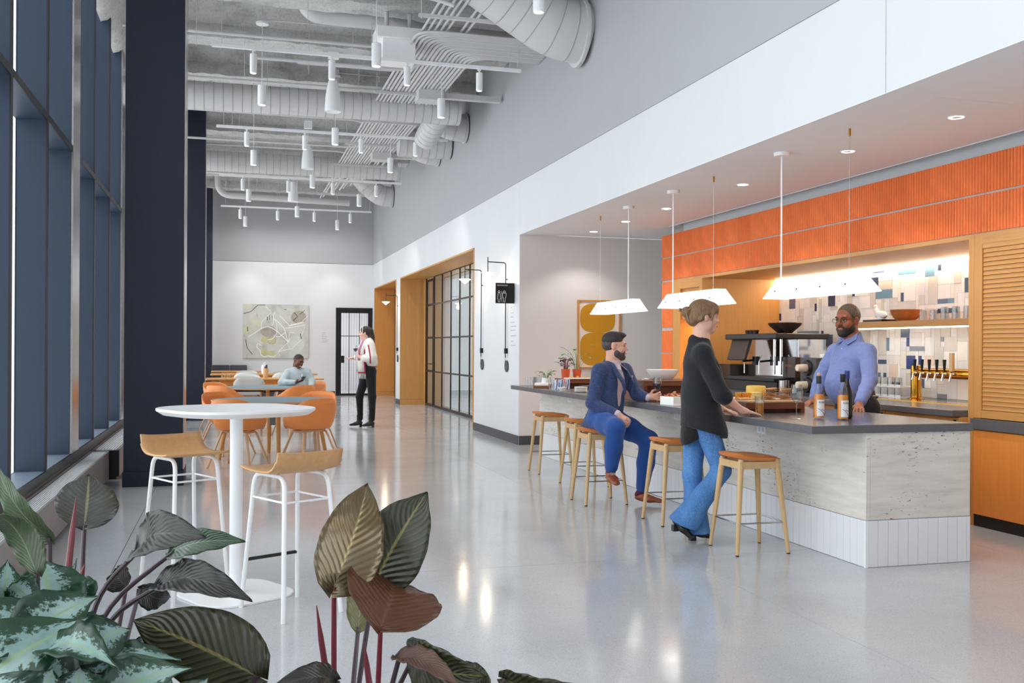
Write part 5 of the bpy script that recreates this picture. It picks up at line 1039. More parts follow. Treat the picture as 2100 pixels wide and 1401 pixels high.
def shoe(par, name, he, to, mat, h=.07, w=.042, heel=.0, sole=None):
    he, to = Vector(he), Vector(to); q = Sdf(); d = (to-he).normalized(); m = he.lerp(to, .45); q.cap(he+V3(0, 0, .018), m+V3(0, 0, .014), w*.82, w, .02, ((0, 0, 1), 1.3)).cap(m+V3(0, 0, .012), to-d*.02+V3(0, 0, .006), w, w*.72, .02, ((0, 0, 1), 1.6)).cap(he+d*.03+V3(0, 0, .03), he+d*.035+V3(0, 0, h), w*.85, w*.80, .025)
    q.plane((he.x, he.y, min(he.z, to.z)-.018) if abs(he.z-to.z) < .03 else tuple(to-V3(0, 0, .03)), V3(0, 0, -1)); o = garment(name, q, mat, par, .006)
    if heel: MB().box((he.x-.022, he.y-.022, 0), (he.x+.022, he.y+.022, he.z)).build('heel', mat, o)
    return o
shoe(p, 'boot', V3(*J['heB'])+V3(0, 0, .02), V3(*J['toB'])+V3(.02, -.005, 0), BLK, .09, .036, .03); shoe(p, 'boot', V3(*J['heA'])+V3(.02, 0, -.015), V3(*J['toA'])+V3(.02, -.01, .01), BLK, .06, .038); MB().box((-.225, -.045, .085), (-.185, -.005, .13)).build('heel', BLK, p)
# ---------------------------------------------------------------- man seated at the bar
root = (3.313, 8.539); J = dict(head=(0.082, -0.044, 1.420), neck=(0.065, -0.030, 1.262), chest=(0.052, -0.030, 1.108), waist=(0.018, -0.020, 0.900), hip=(-0.010, 0.010, 0.765), shR=(-0.095, -0.115, 1.200), elR=(-0.175, -0.150, 0.912), wrR=(-0.005, -0.330, 0.822), haR=(0.054, -0.400, 0.775), shL=(0.222, 0.055, 1.200), elL=(0.285, -0.080, 0.985), wrL=(0.345, -0.181, 0.962), haL=(0.415, -0.226, 0.968), hipR=(-0.075, -0.075, 0.755), knR=(-0.085, -0.490, 0.715), anR=(-0.080, -0.375, 0.335), heR=(-0.080, -0.34, 0.262), toR=(-0.090, -0.545, 0.232), hipL=(0.085, 0.040, 0.752), knL=(0.296, -0.330, 0.590), anL=(0.279, -0.225, 0.120), heL=(0.256, -0.205, 0.045), toL=(0.425, -0.335, 0.035))
F2 = V3(.55, -.83, 0).normalized(); S2 = V3(.83, .55, 0); hd = Head(J['head'], V3(.93, -.42, -.03), sc=1.02); q = Sdf(); figure(q, J, ('R', 'L'), F2, .065, .11, .09, .045); legs(q, J, 'RL', [.09, .058, .04]); hd.skull(q); q.cap(J['neck'], hd.w(0, -.02, -.06), .058, .056, .03)
hand(q, J['wrR'], J['haR'], (.4, .2, -.9), .75, 1.05, 1); hand(q, J['wrL'], J['haL'], (-.55, .8, .0), .95, 1.02, -1); p = person('bearded man in blue blazer seated on a bar stool holding red wine', root, q, SKM, .006)
HD = hairm('dark_brown_hair', rgb(58, 46, 42), rgb(34, 28, 28)); HG = hairm('greying_hair', rgb(94, 84, 80), rgb(56, 49, 47)); hd.eyes(p, HD, IRB, plain('muted_lips', rgb(188, 112, 100), .5), .0045); w = hd.w
h = Sdf(); h.ell(w(0, -.018, .062), hd.R(.080, .103, .076), hd.M, .02).ell(w(0, .045, .105), hd.R(.056, .055, .026), hd.M, .02).ell(w(0, .10, .005), hd.R(.074, .052, .084), hd.M, .01, True).ell(w(0, -.03, -.115), hd.R(.14, .17, .125), hd.M, .02, True); garment('hair', h, HD, p, .006)
h = Sdf(); h.ell(w(0, -.022, .02), hd.R(.0785, .098, .075), hd.M, .02).ell(w(0, .10, .02), hd.R(.09, .085, .10), hd.M, .01, True).ell(w(0, .02, -.12), hd.R(.12, .13, .09), hd.M, .01, True)
for e in (-1, 1): h.ell(w(e*.082, -.010, -.004), hd.R(.026, .026, .038), hd.M, .006, True)
garment('sideburns', h, HG, p, .006)
def beard(hd, par, mat, t=.0):
    w = hd.w; h = Sdf(); h.ell(w(0, .030, -.048), hd.R(.066+t, .067+t, .074+t), hd.M, .02).ell(w(0, .070, -.096), hd.R(.034+t, .029+t, .026+t), hd.M, .02)
    for e in (-1, 1): h.ell(w(e*.046, .014, -.062), hd.R(.026+t, .036, .034), hd.M, .02).ell(w(e*.046, .075, -.018), hd.R(.034, .045, .034), hd.M, .008, True)
    h.ell(w(0, .112, -.062), hd.R(.028, .035, .013), hd.M, .006, True).ell(w(0, .12, -.018), hd.R(.03, .06, .022), hd.M, .006, True).plane(w(0, 0, -.012), hd.u, .006).plane(w(0, -.012, 0), -hd.f, .006).plane(w(0, 0, -.125), -hd.u-hd.f*.2, .006); garment('beard', h, mat, par, .005)
beard(hd, p, HG)
SHIRT = cloth('checked_pale_shirt', rgb(214, 196, 200), 9, .3, .03, c2=rgb(196, 178, 190)); n0 = Vector(J['neck']); s = Sdf(); s.cap(n0-V3(0, 0, .03), J['chest'], .085, .128, .05, (F2, 1.2)).cap(J['chest'], J['waist'], .137, .138, .05, (F2, 1.25)).cap(J['waist'], J['hip'], .138, .132, .05, (F2, 1.2)).cap(n0-V3(0, 0, .03), n0+V3(0, 0, .015)+F2*.01, .072, .068, .02).cap(n0+V3(0, 0, .03), n0+V3(0, 0, .10), .066, .07, .01, cut=True); 
for e in 'RL': s.cap(L3(J['el'+e], J['wr'+e], .8), L3(J['el'+e], J['wr'+e], 1.0), .040, .038, .01)
sh_ = garment('shirt', s, SHIRT, p, .008)
for e in (-1, 1): MB().add([n0+F2*.078+V3(0, 0, .008), n0+S2*(e*.072)+F2*.02+V3(0, 0, .038), n0+S2*(e*.08)+F2*.06-V3(0, 0, .03), n0+S2*(e*.045)+F2*.13-V3(0, 0, .055)], [(0, 1, 2, 3)]).build('collar', SHIRT, sh_, solid=.005)
NVJ = cloth('blue_tweed', rgb(62, 82, 128), 10, .45, .1, c2=rgb(52, 58, 84)); z = Sdf(); z.cap(L3(J['shR'], J['chest'], .12), L3(J['shL'], J['chest'], .12), .078, .078, .05).cap(n0-V3(0, 0, .02), J['chest'], .09, .15, .05, (F2, 1.2)).cap(J['chest'], J['waist'], .158, .158, .05, (F2, 1.22)).cap(J['waist'], Vector(J['hip'])-V3(0, 0, .05), .160, .178, .05, (F2, 1.12)).cap(Vector(J['hip'])-F2*.05-V3(0, 0, .02), Vector(J['hip'])-F2*.10-V3(.03, 0, .10), .12, .10, .04).cap(n0-V3(0, 0, .01)-F2*.03, n0-V3(0, 0, .06)-F2*.01, .074, .095, .02)
for e in 'RL': z.cap(J['sh'+e], J['el'+e], .067, .057, .035).cap(J['el'+e], L3(J['el'+e], J['wr'+e], .88), .057, .043, .025)
z.cap(n0+F2*.12-V3(0, 0, .0), Vector(J['waist'])+F2*.18+S2*.02, .078, .062, .012, cut=True).cap(Vector(J['waist'])+F2*.19, Vector(J['hip'])+F2*.24-V3(0, 0, .1), .052, .115, .012, cut=True).cap(n0+V3(0, 0, .03)+F2*.01, n0+V3(0, 0, .12), .074, .08, .01, cut=True).plane((0, 0, .655), (0, 0, -1)); jk = garment('jacket', z, NVJ, p, .008)
for e in (-1, 1): MB().grid([[n0+F2*(.03+.125*min(1, t*1.6))+S2*(e*(.070-.012*t+u*.050*sin(min(1, .15+t*.9)*pi)))+V3(0, 0, .005-.27*t)+F2*(.034-.020*u) for u in (0, .5, 1)] for t in [k/9 for k in range(10)]]).build('lapel', NVJ, jk, True, solid=.007)
MB().add([n0+S2*.115+F2*.135+V3(0, 0, -.15), n0+S2*.155+F2*.115+V3(0, 0, -.145), n0+S2*.15+F2*.12+V3(0, 0, -.115), n0+S2*.125+F2*.135+V3(0, 0, -.10)], [(0, 1, 2, 3)]).build('pocket_square', SHIRT, jk, solid=.006)
BTR = cloth('cobalt_trousers', rgb(40, 78, 148), 9, .5, .1); z = Sdf(); z.cap(Vector(J['waist'])-V3(0, 0, .08), J['hip'], .125, .135, .04, (F2, 1.15)).cap(J['hipR'], J['hipL'], .105, .105, .04)
for e in 'RL': z.chain([J['hip'+e], L3(J['hip'+e], J['kn'+e], .5), J['kn'+e]], [.112, .098, .082], .04).chain([J['kn'+e], L3(J['kn'+e], J['an'+e], .45), L3(J['kn'+e], J['an'+e], .92)], [.082, .078, .058], .03)
z.plane((0, 0, .662), (0, 0, -1)) if False else None; garment('trousers', z, BTR, p, .009); BRN_ = plain('cognac_leather', rgb(146, 74, 42), .35, var=.12, scale=8)
SOCK = cloth('burgundy_sock', rgb(96, 30, 58), 30, .2)
for e in 'RL':
    k = Sdf().cap(L3(J['kn'+e], J['an'+e], .85), J['an'+e], .042, .040, .02).cap(J['an'+e], V3(*J['he'+e])+V3(0, 0, .04), .040, .038, .02); garment('sock', k, SOCK, p, .008); so = shoe(p, 'shoe', J['he'+e], J['to'+e], BRN_, .065, .046); a, b_ = V3(*J['he'+e]), V3(*J['to'+e]); d = (b_-a).normalized(); sd = d.cross(V3(0, 0, 1)).normalized()
    for t in (.36, .44, .52): c = a.lerp(b_, t)+V3(0, 0, .062-.05*(t-.36)); MB().tube([c-sd*.022, c+V3(0, 0, .006), c+sd*.022], .0028, 6).build('lace', plain('shoelace', rgb(206, 190, 170), .7), so)
# ---------------------------------------------------------------- bartender
root = (5.208, 7.407); J = dict(head=(-0.130, -0.016, 1.650), neck=(-0.090, -0.020, 1.500), chest=(-0.087, -0.020, 1.300), belly=(-0.150, -0.030, 1.105), waist=(-0.075, -0.025, 1.040), hip=(-.02, 0.000, 0.92), shL=(-0.055, -0.200, 1.388), elL=(-0.170, -0.385, 1.155), wrL=(-0.390, -0.560, 0.972), haL=(-0.450, -0.640, 0.940), shR=(-0.125, 0.165, 1.388), elR=(-0.235, 0.205, 1.170), wrR=(-0.350, 0.140, 0.968), haR=(-0.432, 0.110, 0.940), hipL=(-0.02, -0.110, 0.90), knL=(-0.03, -0.123, 0.50), anL=(0.02, -0.115, 0.10), hipR=(-0.02, 0.100, 0.90), knR=(-0.026, 0.11, 0.50), anR=(0.02, 0.115, 0.10))
F3 = V3(-.95, -.25, 0).normalized(); hd = Head(J['head'], V3(-.93, -.36, -.05), sc=1.12); q = Sdf(); figure(q, J, ('L', 'R'), F3, .075, .15, .1, .05); legs(q, J, 'LR', [.10, .065, .045]); hd.skull(q); q.cap(J['neck'], hd.w(0, -.025, -.05), .068, .066, .03); hand(q, J['wrL'], J['haL'], (0, 0, -1), .2, 1.1, 1); hand(q, J['wrR'], J['haR'], (0, 0, -1), .2, 1.1, -1)
p = person('bartender with glasses in blue button shirt leaning behind the bar', root, q, SKD, .006); HK = hairm('short_greying_black_hair', rgb(104, 88, 72), rgb(48, 40, 36)); HBK = hairm('black_hair', rgb(42, 34, 32), rgb(22, 18, 18)); hd.eyes(p, HBK, IRB, plain('brown_lips', rgb(176, 110, 96), .5), .0045); w = hd.w
h = Sdf(); h.ell(w(0, -.02, .040), hd.R(.0795, .1015, .092), hd.M, .02).ell(w(0, .105, .0), hd.R(.09, .075, .095), hd.M, .01, True).ell(w(0, .02, -.12), hd.R(.12, .15, .10), hd.M, .01, True)
for e in (-1, 1): h.ell(w(e*.08, -.008, -.004), hd.R(.02, .022, .033), hd.M, .006, True)
garment('hair', h, HK, p, .006); beard(hd, p, HBK, .001); gl = thing('x', 'x', 'x'); bpy.data.objects.remove(gl); g = MB()
for e in (-1, 1):
    g.tube([w(e*.034+.024*cos(t), .112-.006*abs(cos(t)), .006+.018*sin(t)) for t in [2*pi*k/16 for k in range(17)]], .0016, 6, False); g.tube([w(e*.058, .106, .010), w(e*.074, .06, .014), w(e*.079, -.01, .012)], .0018, 6)
g.tube([w(-.010, .112, .010), w(0, .116, .013), w(.010, .112, .010)], .0016, 6); g.build('glasses', BLACKM, p, True)
BSH = cloth('blue_chambray', rgb(110, 124, 176), 7, .9, .08); n0 = Vector(J['neck']); z = Sdf(); z.cap(L3(J['shL'], J['chest'], .16), L3(J['shR'], J['chest'], .16), .074, .074, .08).cap(n0-V3(0, 0, .03), J['chest'], .10, .160, .07, (F3, 1.15)).cap(J['chest'], J['belly'], .164, .168, .06, (F3, 1.1)).cap(J['belly'], Vector(J['hip'])+V3(0, 0, .06), .166, .162, .06, (F3, 1.1)).cap(n0-V3(0, 0, .03), n0+V3(0, 0, .03), .088, .080, .02).cap(n0+V3(0, 0, .03)+F3*.02, n0+V3(0, 0, .13), .077, .082, .008, cut=True)
for e in 'LR': z.cap(J['sh'+e], L3(J['sh'+e], J['el'+e], .55), .070, .064, .035).cap(L3(J['sh'+e], J['el'+e], .55), J['el'+e], .066, .060, .02).cap(J['el'+e], L3(J['el'+e], J['wr'+e], .9), .060, .046, .02).ell(L3(J['el'+e], J['wr'+e], .35), (.062, .06, .045), None, .012).ell(L3(J['el'+e], J['wr'+e], .6), (.055, .053, .042), None, .012)
z.plane((0, 0, .965), (.12, 0, -1)); sh_ = garment('shirt', z, BSH, p, .008)
for k in range(5): c = n0+F3*(.115+.028*k if k < 3 else .172+.006*k)-V3(0, 0, .09+.085*k); MB().cyl(tuple(c), tuple(c+F3*.008), .006, n=10).build('button', PORC, sh_)
S3 = F3.cross(V3(0, 0, 1))
for e in (-1, 1): MB().add([n0+F3*.085-V3(0, 0, .01), n0+S3*(e*.082)+F3*.02+V3(0, 0, .045), n0+S3*(e*.092)+F3*.05-V3(0, 0, .01), n0+S3*(e*.06)+F3*.125-V3(0, 0, .055)], [(0, 1, 2, 3)]).build('collar', BSH, sh_, solid=.006)
z = Sdf(); z.cap(Vector(J['hip'])+V3(0, 0, .08), J['hip'], .158, .160, .04, (F3, 1.1)).cap(J['hipL'], J['hipR'], .12, .12, .04); legs(z, dict(J), 'LR', [.122, .092, .075]); garment('trousers', z, cloth('black_trousers', rgb(34, 33, 36), 9, .4), p, .010); MB().tube([Vector(J['hip'])+V3(.162*cos(t), .165*sin(t), .085) for t in [2*pi*k/24 for k in range(25)]], .014, 8).build('belt', BLK, p, True)
for e in 'LR': shoe(p, 'shoe', V3(*J['an'+e])+V3(.02, 0, -.06), V3(*J['an'+e])+V3(-.19, -.03, -.07), BLK, .07, .045)
# ---------------------------------------------------------------- man at the round table
root = (1.254, 17.734); J = dict(head=(-0.085, -0.028, 1.145), neck=(-0.118, -0.010, 1.000), chest=(-0.118, -0.015, 0.850), waist=(-0.035, -0.021, 0.680), hip=(0.000, -0.000, 0.575), shR=(-0.255, -0.030, 0.945), elR=(-0.374, -0.174, 0.785), wrR=(-0.149, -0.384, 0.800), haR=(-0.055, -0.432, 0.825), shL=(0.065, -0.020, 0.965), elL=(0.144, -0.093, 0.80), wrL=(0.111, -0.292, 0.70), haL=(0.099, -0.350, 0.675), hipR=(-0.069, -0.032, 0.555), knR=(-0.034, -0.40, 0.55), anR=(-.02, -0.36, 0.10), hipL=(0.053, 0.037, 0.555), knL=(0.184, -0.36, 0.55), anL=(0.20, -0.33, 0.10))
F4 = V3(.25, -.95, 0).normalized(); hd = Head(J['head'], V3(.55, -.8, -.25), (.32, .1, 1), 1.0); q = Sdf(); figure(q, J, ('R', 'L'), F4, .065, .11, .09, .045); legs(q, J, 'RL', [.085, .055, .04]); hd.skull(q); q.cap(J['neck'], hd.w(0, -.02, -.06), .058, .056, .03); hand(q, J['wrR'], J['haR'], (.2, .2, .9), .4, 1.0, -1); hand(q, J['wrL'], J['haL'], (0, .3, -1), .6, 1.0, -1)
p = person('laughing man in pale grey sweater seated at the round table', root, q, SKD2, .008); hd.eyes(p, HBK, IRB, plain('smile_teeth', rgb(226, 216, 206), .4), .0045); w = hd.w; h = Sdf(); h.ell(w(0, -.02, .046), hd.R(.080, .102, .086), hd.M, .02).ell(w(0, .11, .0), hd.R(.09, .085, .10), hd.M, .01, True).ell(w(0, .02, -.12), hd.R(.12, .15, .10), hd.M, .01, True); garment('hair', h, HBK, p, .008)
n0 = Vector(J['neck']); SWT = cloth('pale_grey_knit', rgb(172, 182, 186), 12, .6, .05); z = Sdf(); z.cap(L3(J['shR'], J['chest'], .1), L3(J['shL'], J['chest'], .1), .082, .082, .05).cap(n0-V3(0, 0, .02), J['chest'], .09, .15, .05, (F4, 1.15)).cap(J['chest'], J['waist'], .155, .155, .05, (F4, 1.2)).cap(J['waist'], J['hip'], .155, .16, .05, (F4, 1.15)).cap(n0-V3(0, 0, .03), n0+V3(.01, -.01, .035), .082, .070, .02)
for e in 'RL': z.cap(J['sh'+e], J['el'+e], .078, .064, .03).cap(J['el'+e], L3(J['el'+e], J['wr'+e], .9), .064, .046, .02)
garment('sweater', z, SWT, p, .010); z = Sdf(); z.cap(J['hip'], L3(J['hip'], J['waist'], .2), .15, .15, .04).cap(J['hipR'], J['hipL'], .1, .1, .04); legs(z, J, 'RL', [.1, .08, .058]); garment('trousers', z, cloth('dark_trousers', rgb(44, 44, 50), 9, .4), p, .012)
for e in 'RL': shoe(p, 'shoe', V3(*J['an'+e])+V3(0, .02, -.06), V3(*J['an'+e])+V3(.03, -.19, -.07), BLK, .07, .045)
wineglass('wine_glass', 'glass of red wine held by the man in the grey sweater', (1.225, 17.27, .742), WINE, .20)
# ---------------------------------------------------------------- woman standing in the hall
root = (2.374, 17.519); J = dict(head=(-0.074, 0.021, 1.650), neck=(-0.046, 0.014, 1.515), chest=(-0.041, 0.012, 1.360), waist=(-0.030, 0.009, 1.175), hip=(0.000, 0.000, 1.000), shN=(-0.025, -0.150, 1.440), elN=(-0.010, -0.212, 1.215), wrN=(-0.154, -0.188, 1.215), haN=(-0.232, -0.144, 1.265), shF=(-0.050, 0.165, 1.440), elF=(-0.088, 0.236, 1.215), wrF=(-0.254, 0.228, 1.213), haF=(-0.340, 0.222, 1.204), hipA=(0.014, -0.080, 0.980), knA=(0.046, -0.100, 0.540), anA=(0.050, -0.076, 0.150), toA=(-0.115, -0.052, 0.028), heA=(0.060, -0.081, 0.055), hipB=(-0.020, 0.085, 0.980), knB=(-0.150, 0.102, 0.545), anB=(-0.135, 0.103, 0.150), toB=(-0.310, 0.142, 0.028), heB=(-0.128, 0.098, 0.055))
F5 = V3(-.96, .28, 0).normalized(); S5 = V3(.28, .96, 0); hd = Head(J['head'], V3(-.96, .18, -.03), sc=.95); q = Sdf(); figure(q, J, ('N', 'F'), F5); legs(q, J, 'AB', [.078, .052, .036]); hd.skull(q, True); q.cap(J['neck'], hd.w(0, -.03, -.05), .046, .045, .025); hand(q, J['wrN'], J['haN'], (.1, .9, .2), .9, .93, 1); hand(q, J['wrF'], J['haF'], (0, -.3, 1), .3, .93, 1)
p = person('woman with white shawl and black trousers standing with red wine', root, q, SKA, .008); HW = hairm('long_dark_hair', rgb(64, 46, 42), rgb(36, 28, 28)); hd.eyes(p, HW, IRB, plain('pink_lips', rgb(190, 96, 96), .4), .003); w = hd.w
h = Sdf(); h.ell(w(0, -.022, .042), hd.R(.086, .106, .092), hd.M, .02).chain([w(0, -.09, .03), w(0, -.115, -.08), w(0, -.125, -.18), w(0, -.12, -.26)], [.07, .06, .05, .025], .03).ell(w(0, .11, -.005), hd.R(.064, .062, .085), hd.M, .01, True).ell(w(0, .06, -.11), hd.R(.075, .08, .08), hd.M, .01, True); garment('hair', h, HW, p, .007); MB().tube([w(.088*cos(t), .035, .03+.098*sin(t)) for t in [-.2+k*(pi+.4)/14 for k in range(15)]], .011, 8, flat=.5).build('headband', PORC, p, True)
n0 = Vector(J['neck']); z = Sdf(); z.cap(L3(J['shN'], J['chest'], .2), L3(J['shF'], J['chest'], .2), .06, .06, .04).cap(n0-V3(0, 0, .05), J['chest'], .08, .118, .04, (F5, 1.2)).cap(J['chest'], J['waist'], .124, .108, .04, (F5, 1.2)).cap(J['waist'], J['hip'], .11, .128, .04, (F5, 1.15)); garment('top', z, cloth('navy_knit_top', rgb(44, 48, 62), 12, .3), p, .010)
z = Sdf(); z.cap(J['hip'], L3(J['hip'], J['waist'], .3), .125, .118, .04, (F5, 1.05)).cap(J['hipA'], J['hipB'], .10, .10, .04); legs(z, J, 'AB', [.100, .066, .048]); garment('trousers', z, cloth('black_leggings', rgb(30, 30, 34), 12, .3), p, .009)
SHL = cloth('white_wool_shawl', rgb(232, 228, 222), 9, .8, .04); z = Sdf(); z.cap(V3(*J['shN'])+V3(.02, 0, .0), V3(*J['elN'])+V3(.02, 0, .02), .085, .10, .04).cap(V3(*J['elN'])+V3(.02, 0, 0), L3(J['elN'], J['wrN'], .7), .095, .062, .03).cap(V3(*J['shF']), V3(*J['elF']), .085, .095, .04).cap(V3(*J['elF']), L3(J['elF'], J['wrF'], .6), .09, .06, .03).cap(n0-F5*.05-V3(0, 0, .03), V3(*J['waist'])-F5*.07-V3(0, 0, .02), .11, .15, .05, (F5, 1.3)).cap(L3(J['shN'], J['shF'], .15), L3(J['shN'], J['shF'], .85), .088, .088, .05).cap(n0+F5*.16, V3(*J['waist'])+F5*.18, .075, .085, .012, cut=True).cap(n0+V3(0, 0, .02), n0+V3(0, 0, .12), .07, .09, .01, cut=True); sw = garment('shawl', z, SHL, p, .010)
RED = cloth('crimson_trim', rgb(168, 34, 70), 14, .3); MAU = cloth('mauve_band', rgb(190, 128, 160), 14, .3)
def strip(name, pts, wd, m, par, wv): 
    pts = [Vector(x) for x in pts]; wv = Vector(wv); MB().grid([[x-wv*wd, x, x+wv*wd] for x in pts]).build(name, m, par, True, solid=.012)
for e, y0 in ((-1, -.075), (1, .085)):
    if e < 0: base = [n0-S5*.06+V3(0, 0, .025), n0-S5*.105+F5*.045-V3(0, 0, .08), V3(*J['chest'])-S5*.15+F5*.07, V3(*J['waist'])-S5*.17+F5*.085, V3(*J['hip'])-S5*.165+F5*.10-V3(0, 0, .06)]; wv = F5*.95+S5*.2; ww = .07
    else: base = [n0+S5*.065+V3(0, 0, .02), n0+S5*.085+F5*.075-V3(0, 0, .09), V3(*J['chest'])+S5*.085+F5*.15, V3(*J['waist'])+S5*.08+F5*.17, V3(*J['hip'])+S5*.08+F5*.18-V3(0, 0, .03)]; wv = F5*.8-S5*.4; ww = .055
    strip('shawl_panel', base, ww, SHL, sw, wv); q_ = -S5*.008 if e < 0 else F5*.008; strip('shawl_border', [x-wv*ww*.95+q_ for x in base], .012, RED, sw, wv); strip('shawl_band', [x+wv*ww*.55+q_ for x in base[:4]], .022, MAU, sw, wv); strip('shawl_border', [base[-1]-wv*ww+q_+V3(0, 0, .02), base[-1]+wv*ww+q_+V3(0, 0, .02)], .011, RED, sw, (0, 0, 1))
    end = base[-1]
    for k in range(7): a = end+wv*(ww*(-1+k/3)); MB().cyl(tuple(a), tuple(a-V3(0, 0, .085)+S5*.004*(k-3)), .006, .004, 6).build('fringe', SHL, sw)
strip('shawl_hem', [V3(*J['waist'])-F5*.135-S5*.11+V3(0, 0, -.11), V3(*J['waist'])-F5*.165-V3(0, 0, .11), V3(*J['waist'])-F5*.135+S5*.08-V3(0, 0, .11)], .01, RED, sw, (0, 0, 1)); strip('shawl_border', [n0-S5*.10-F5*.02+V3(0, 0, -.02), V3(*J['shN'])+V3(-.02, -.085, .0), V3(*J['elN'])+V3(-.01, -.10, .02), V3(*J['elN'])+V3(-.01, -.07, -.09)], .010, RED, sw, F5)
MB().lathe([(.0245, -.012), (.026, 0), (.0245, .012), (.0005, .012)], 16).build('watch', BLK, p, True, loc=tuple(L3(J['wrN'], J['elN'], .12)))
for e in 'AB': shoe(p, 'boot', V3(*J['he'+e])+V3(0, 0, .0), J['to'+e], BLK, .15, .046, .04)
t = wineglass('wine_glass', 'glass of red wine in the shawled woman\'s hand', (2.118, 17.36, 1.22), WINE, .22)
# ------------------------------------------------------------------ foliage in the foreground planter
def leafmat(n, c1, c2, rib, back=None, gloss=.32, sheen=0, met=0):
    t = NT(n); uv_ = t.a('UVMap'); sp_ = t.a('SeparateXYZ'); t.l(uv_.outputs[0], sp_.inputs[0])
    ab = t.a('Math', operation='ABSOLUTE'); t.l(sp_.outputs[0], ab.inputs[0])
    ph = t.a('Math', operation='MULTIPLY_ADD'); ph.inputs[1].default_value = -.35; t.l(ab.outputs[0], ph.inputs[0]); t.l(sp_.outputs[1], ph.inputs[2])
    m2 = t.a('Math', operation='MULTIPLY'); m2.inputs[1].default_value = 84; t.l(ph.outputs[0], m2.inputs[0]); sn = t.a('Math', operation='SINE'); t.l(m2.outputs[0], sn.inputs[0])
    v = t.ramp(sn.outputs[0], [(.0, (0, 0, 0, 1)), (.82, (0, 0, 0, 1)), (1, (1, 1, 1, 1))]); mid = t.ramp(ab.outputs[0], [(.0, (1, 1, 1, 1)), (.03, (1, 1, 1, 1)), (.055, (0, 0, 0, 1))])
    base = t.ramp(t.noise(7, t.co()), [(.3, c1), (.7, c2)]); a = t.mix(.22, base, t.mix(v, base, rib)); t.set(t.mix(mid, a, rib), gloss, met, .5); t.bump(sn.outputs[0], .22, .004)
    return t.m
def agla():
    t = NT('variegated_leaf'); uv_ = t.a('UVMap'); sp_ = t.a('SeparateXYZ'); t.l(uv_.outputs[0], sp_.inputs[0]); ab = t.a('Math', operation='ABSOLUTE'); t.l(sp_.outputs[0], ab.inputs[0])
    mp = t.a('Mapping'); mp.inputs['Scale'].default_value = (3, 9, 1); t.l(uv_.outputs[0], mp.inputs[0]); n = t.a('TexNoise', i_Scale=1.6, i_Detail=5, i_Roughness=.7); t.l(mp.outputs[0], n.inputs['Vector'])
    s = t.a('Math', operation='MULTIPLY_ADD'); s.inputs[1].default_value = 1.0; t.l(n.outputs[0], s.inputs[0]); k = t.a('Math', operation='MULTIPLY'); k.inputs[1].default_value = -.55; t.l(ab.outputs[0], k.inputs[0]); t.l(k.outputs[0], s.inputs[2])
    pale = t.ramp(t.noise(12, t.co()), [(.3, rgb(112, 144, 140)), (.7, rgb(160, 186, 180))]); col = t.mix(t.ramp(s.outputs[0], [(.22, (0, 0, 0, 1)), (.30, (1, 1, 1, 1))]), t.ramp(t.noise(9, t.co()), [(.3, rgb(14, 40, 32)), (.7, rgb(36, 74, 46))]), pale)
    mid = t.ramp(ab.outputs[0], [(.0, (1, 1, 1, 1)), (.03, (1, 1, 1, 1)), (.06, (0, 0, 0, 1))]); t.set(t.mix(mid, col, rgb(140, 168, 128)), .34, 0, .5); t.bump(n.outputs[0], .2, .003); return t.m
LM = dict(b=leafmat('bronze_leaf', rgb(100, 80, 43), rgb(117, 107, 87), rgb(144, 131, 94), gloss=.22, met=.45), g=leafmat('olive_dark_leaf', rgb(34, 36, 22), rgb(56, 58, 34), rgb(114, 107, 60)), r=leafmat('rust_brown_leaf', rgb(74, 41, 26), rgb(94, 56, 31), rgb(100, 63, 47)), y=leafmat('yellow_green_leaf', rgb(100, 100, 61), rgb(119, 117, 74), rgb(137, 134, 94)),
          w=leafmat('withered_leaf', rgb(74, 43, 41), rgb(112, 89, 67), rgb(94, 60, 53), gloss=.6), d=leafmat('blackish_green_leaf', rgb(30, 31, 27), rgb(47, 49, 41), rgb(70, 73, 58)), m=leafmat('mid_green_leaf', rgb(31, 61, 36), rgb(60, 87, 57), rgb(114, 131, 100)), s=leafmat('silver_olive_leaf', rgb(60, 57, 36), rgb(100, 105, 107), rgb(137, 134, 107), gloss=.2, met=.2), l=leafmat('pale_green_leaf', rgb(73, 90, 67), rgb(97, 110, 84), rgb(131, 137, 110)))
AG = agla(); PET = plain('purple_petiole', rgb(70, 54, 62), .4); REDP = plain('red_petiole', rgb(122, 42, 54), .4); GRP = plain('green_petiole', rgb(96, 132, 72), .5)
def leafmesh(B, T, s, W, arch, fold, mat, shape=.75, ripple=.01, n=16, m=5, ex=.72):
    B, T, s = Vector(B), Vector(T), Vector(s); d = T-B; L_ = d.length; d.normalize(); nn = s.cross(d); 
    if nn.dot(B-V3(0, 0, 1.4)) > 0: nn = -nn
    rows = []; uv_ = []
    for i in range(n+1):
        t = i/n; hw = W*max(.0, sin(pi*t**shape))**ex*(1 if t < .8 else 1-.35*(t-.8)/.2) if 0 < t < 1 else .0008; r = []
        for k in range(-m, m+1):
            u = k/m; p = B+d*(L_*t-.10*L_*(abs(u)**1.6)*(1-t))+s*(u*hw)+nn*(arch*sin(pi*t)+fold*hw*abs(u)**1.3*.55+ripple*sin(9*t*pi+k)*abs(u)*.4); r.append(p); uv_.append((u, t))
        rows.append(r)
    b = MB().grid(rows); me = bpy.data.meshes.new('leaf'); me.from_pydata(b.v, [], b.f); lay = me.uv_layers.new(name='UVMap')
    for lp in me.loops: lay.data[lp.index].uv = uv_[lp.vertex_index]
    me.polygons.foreach_set('use_smooth', [True]*len(me.polygons)); me.materials.append(mat); me.update(); return me
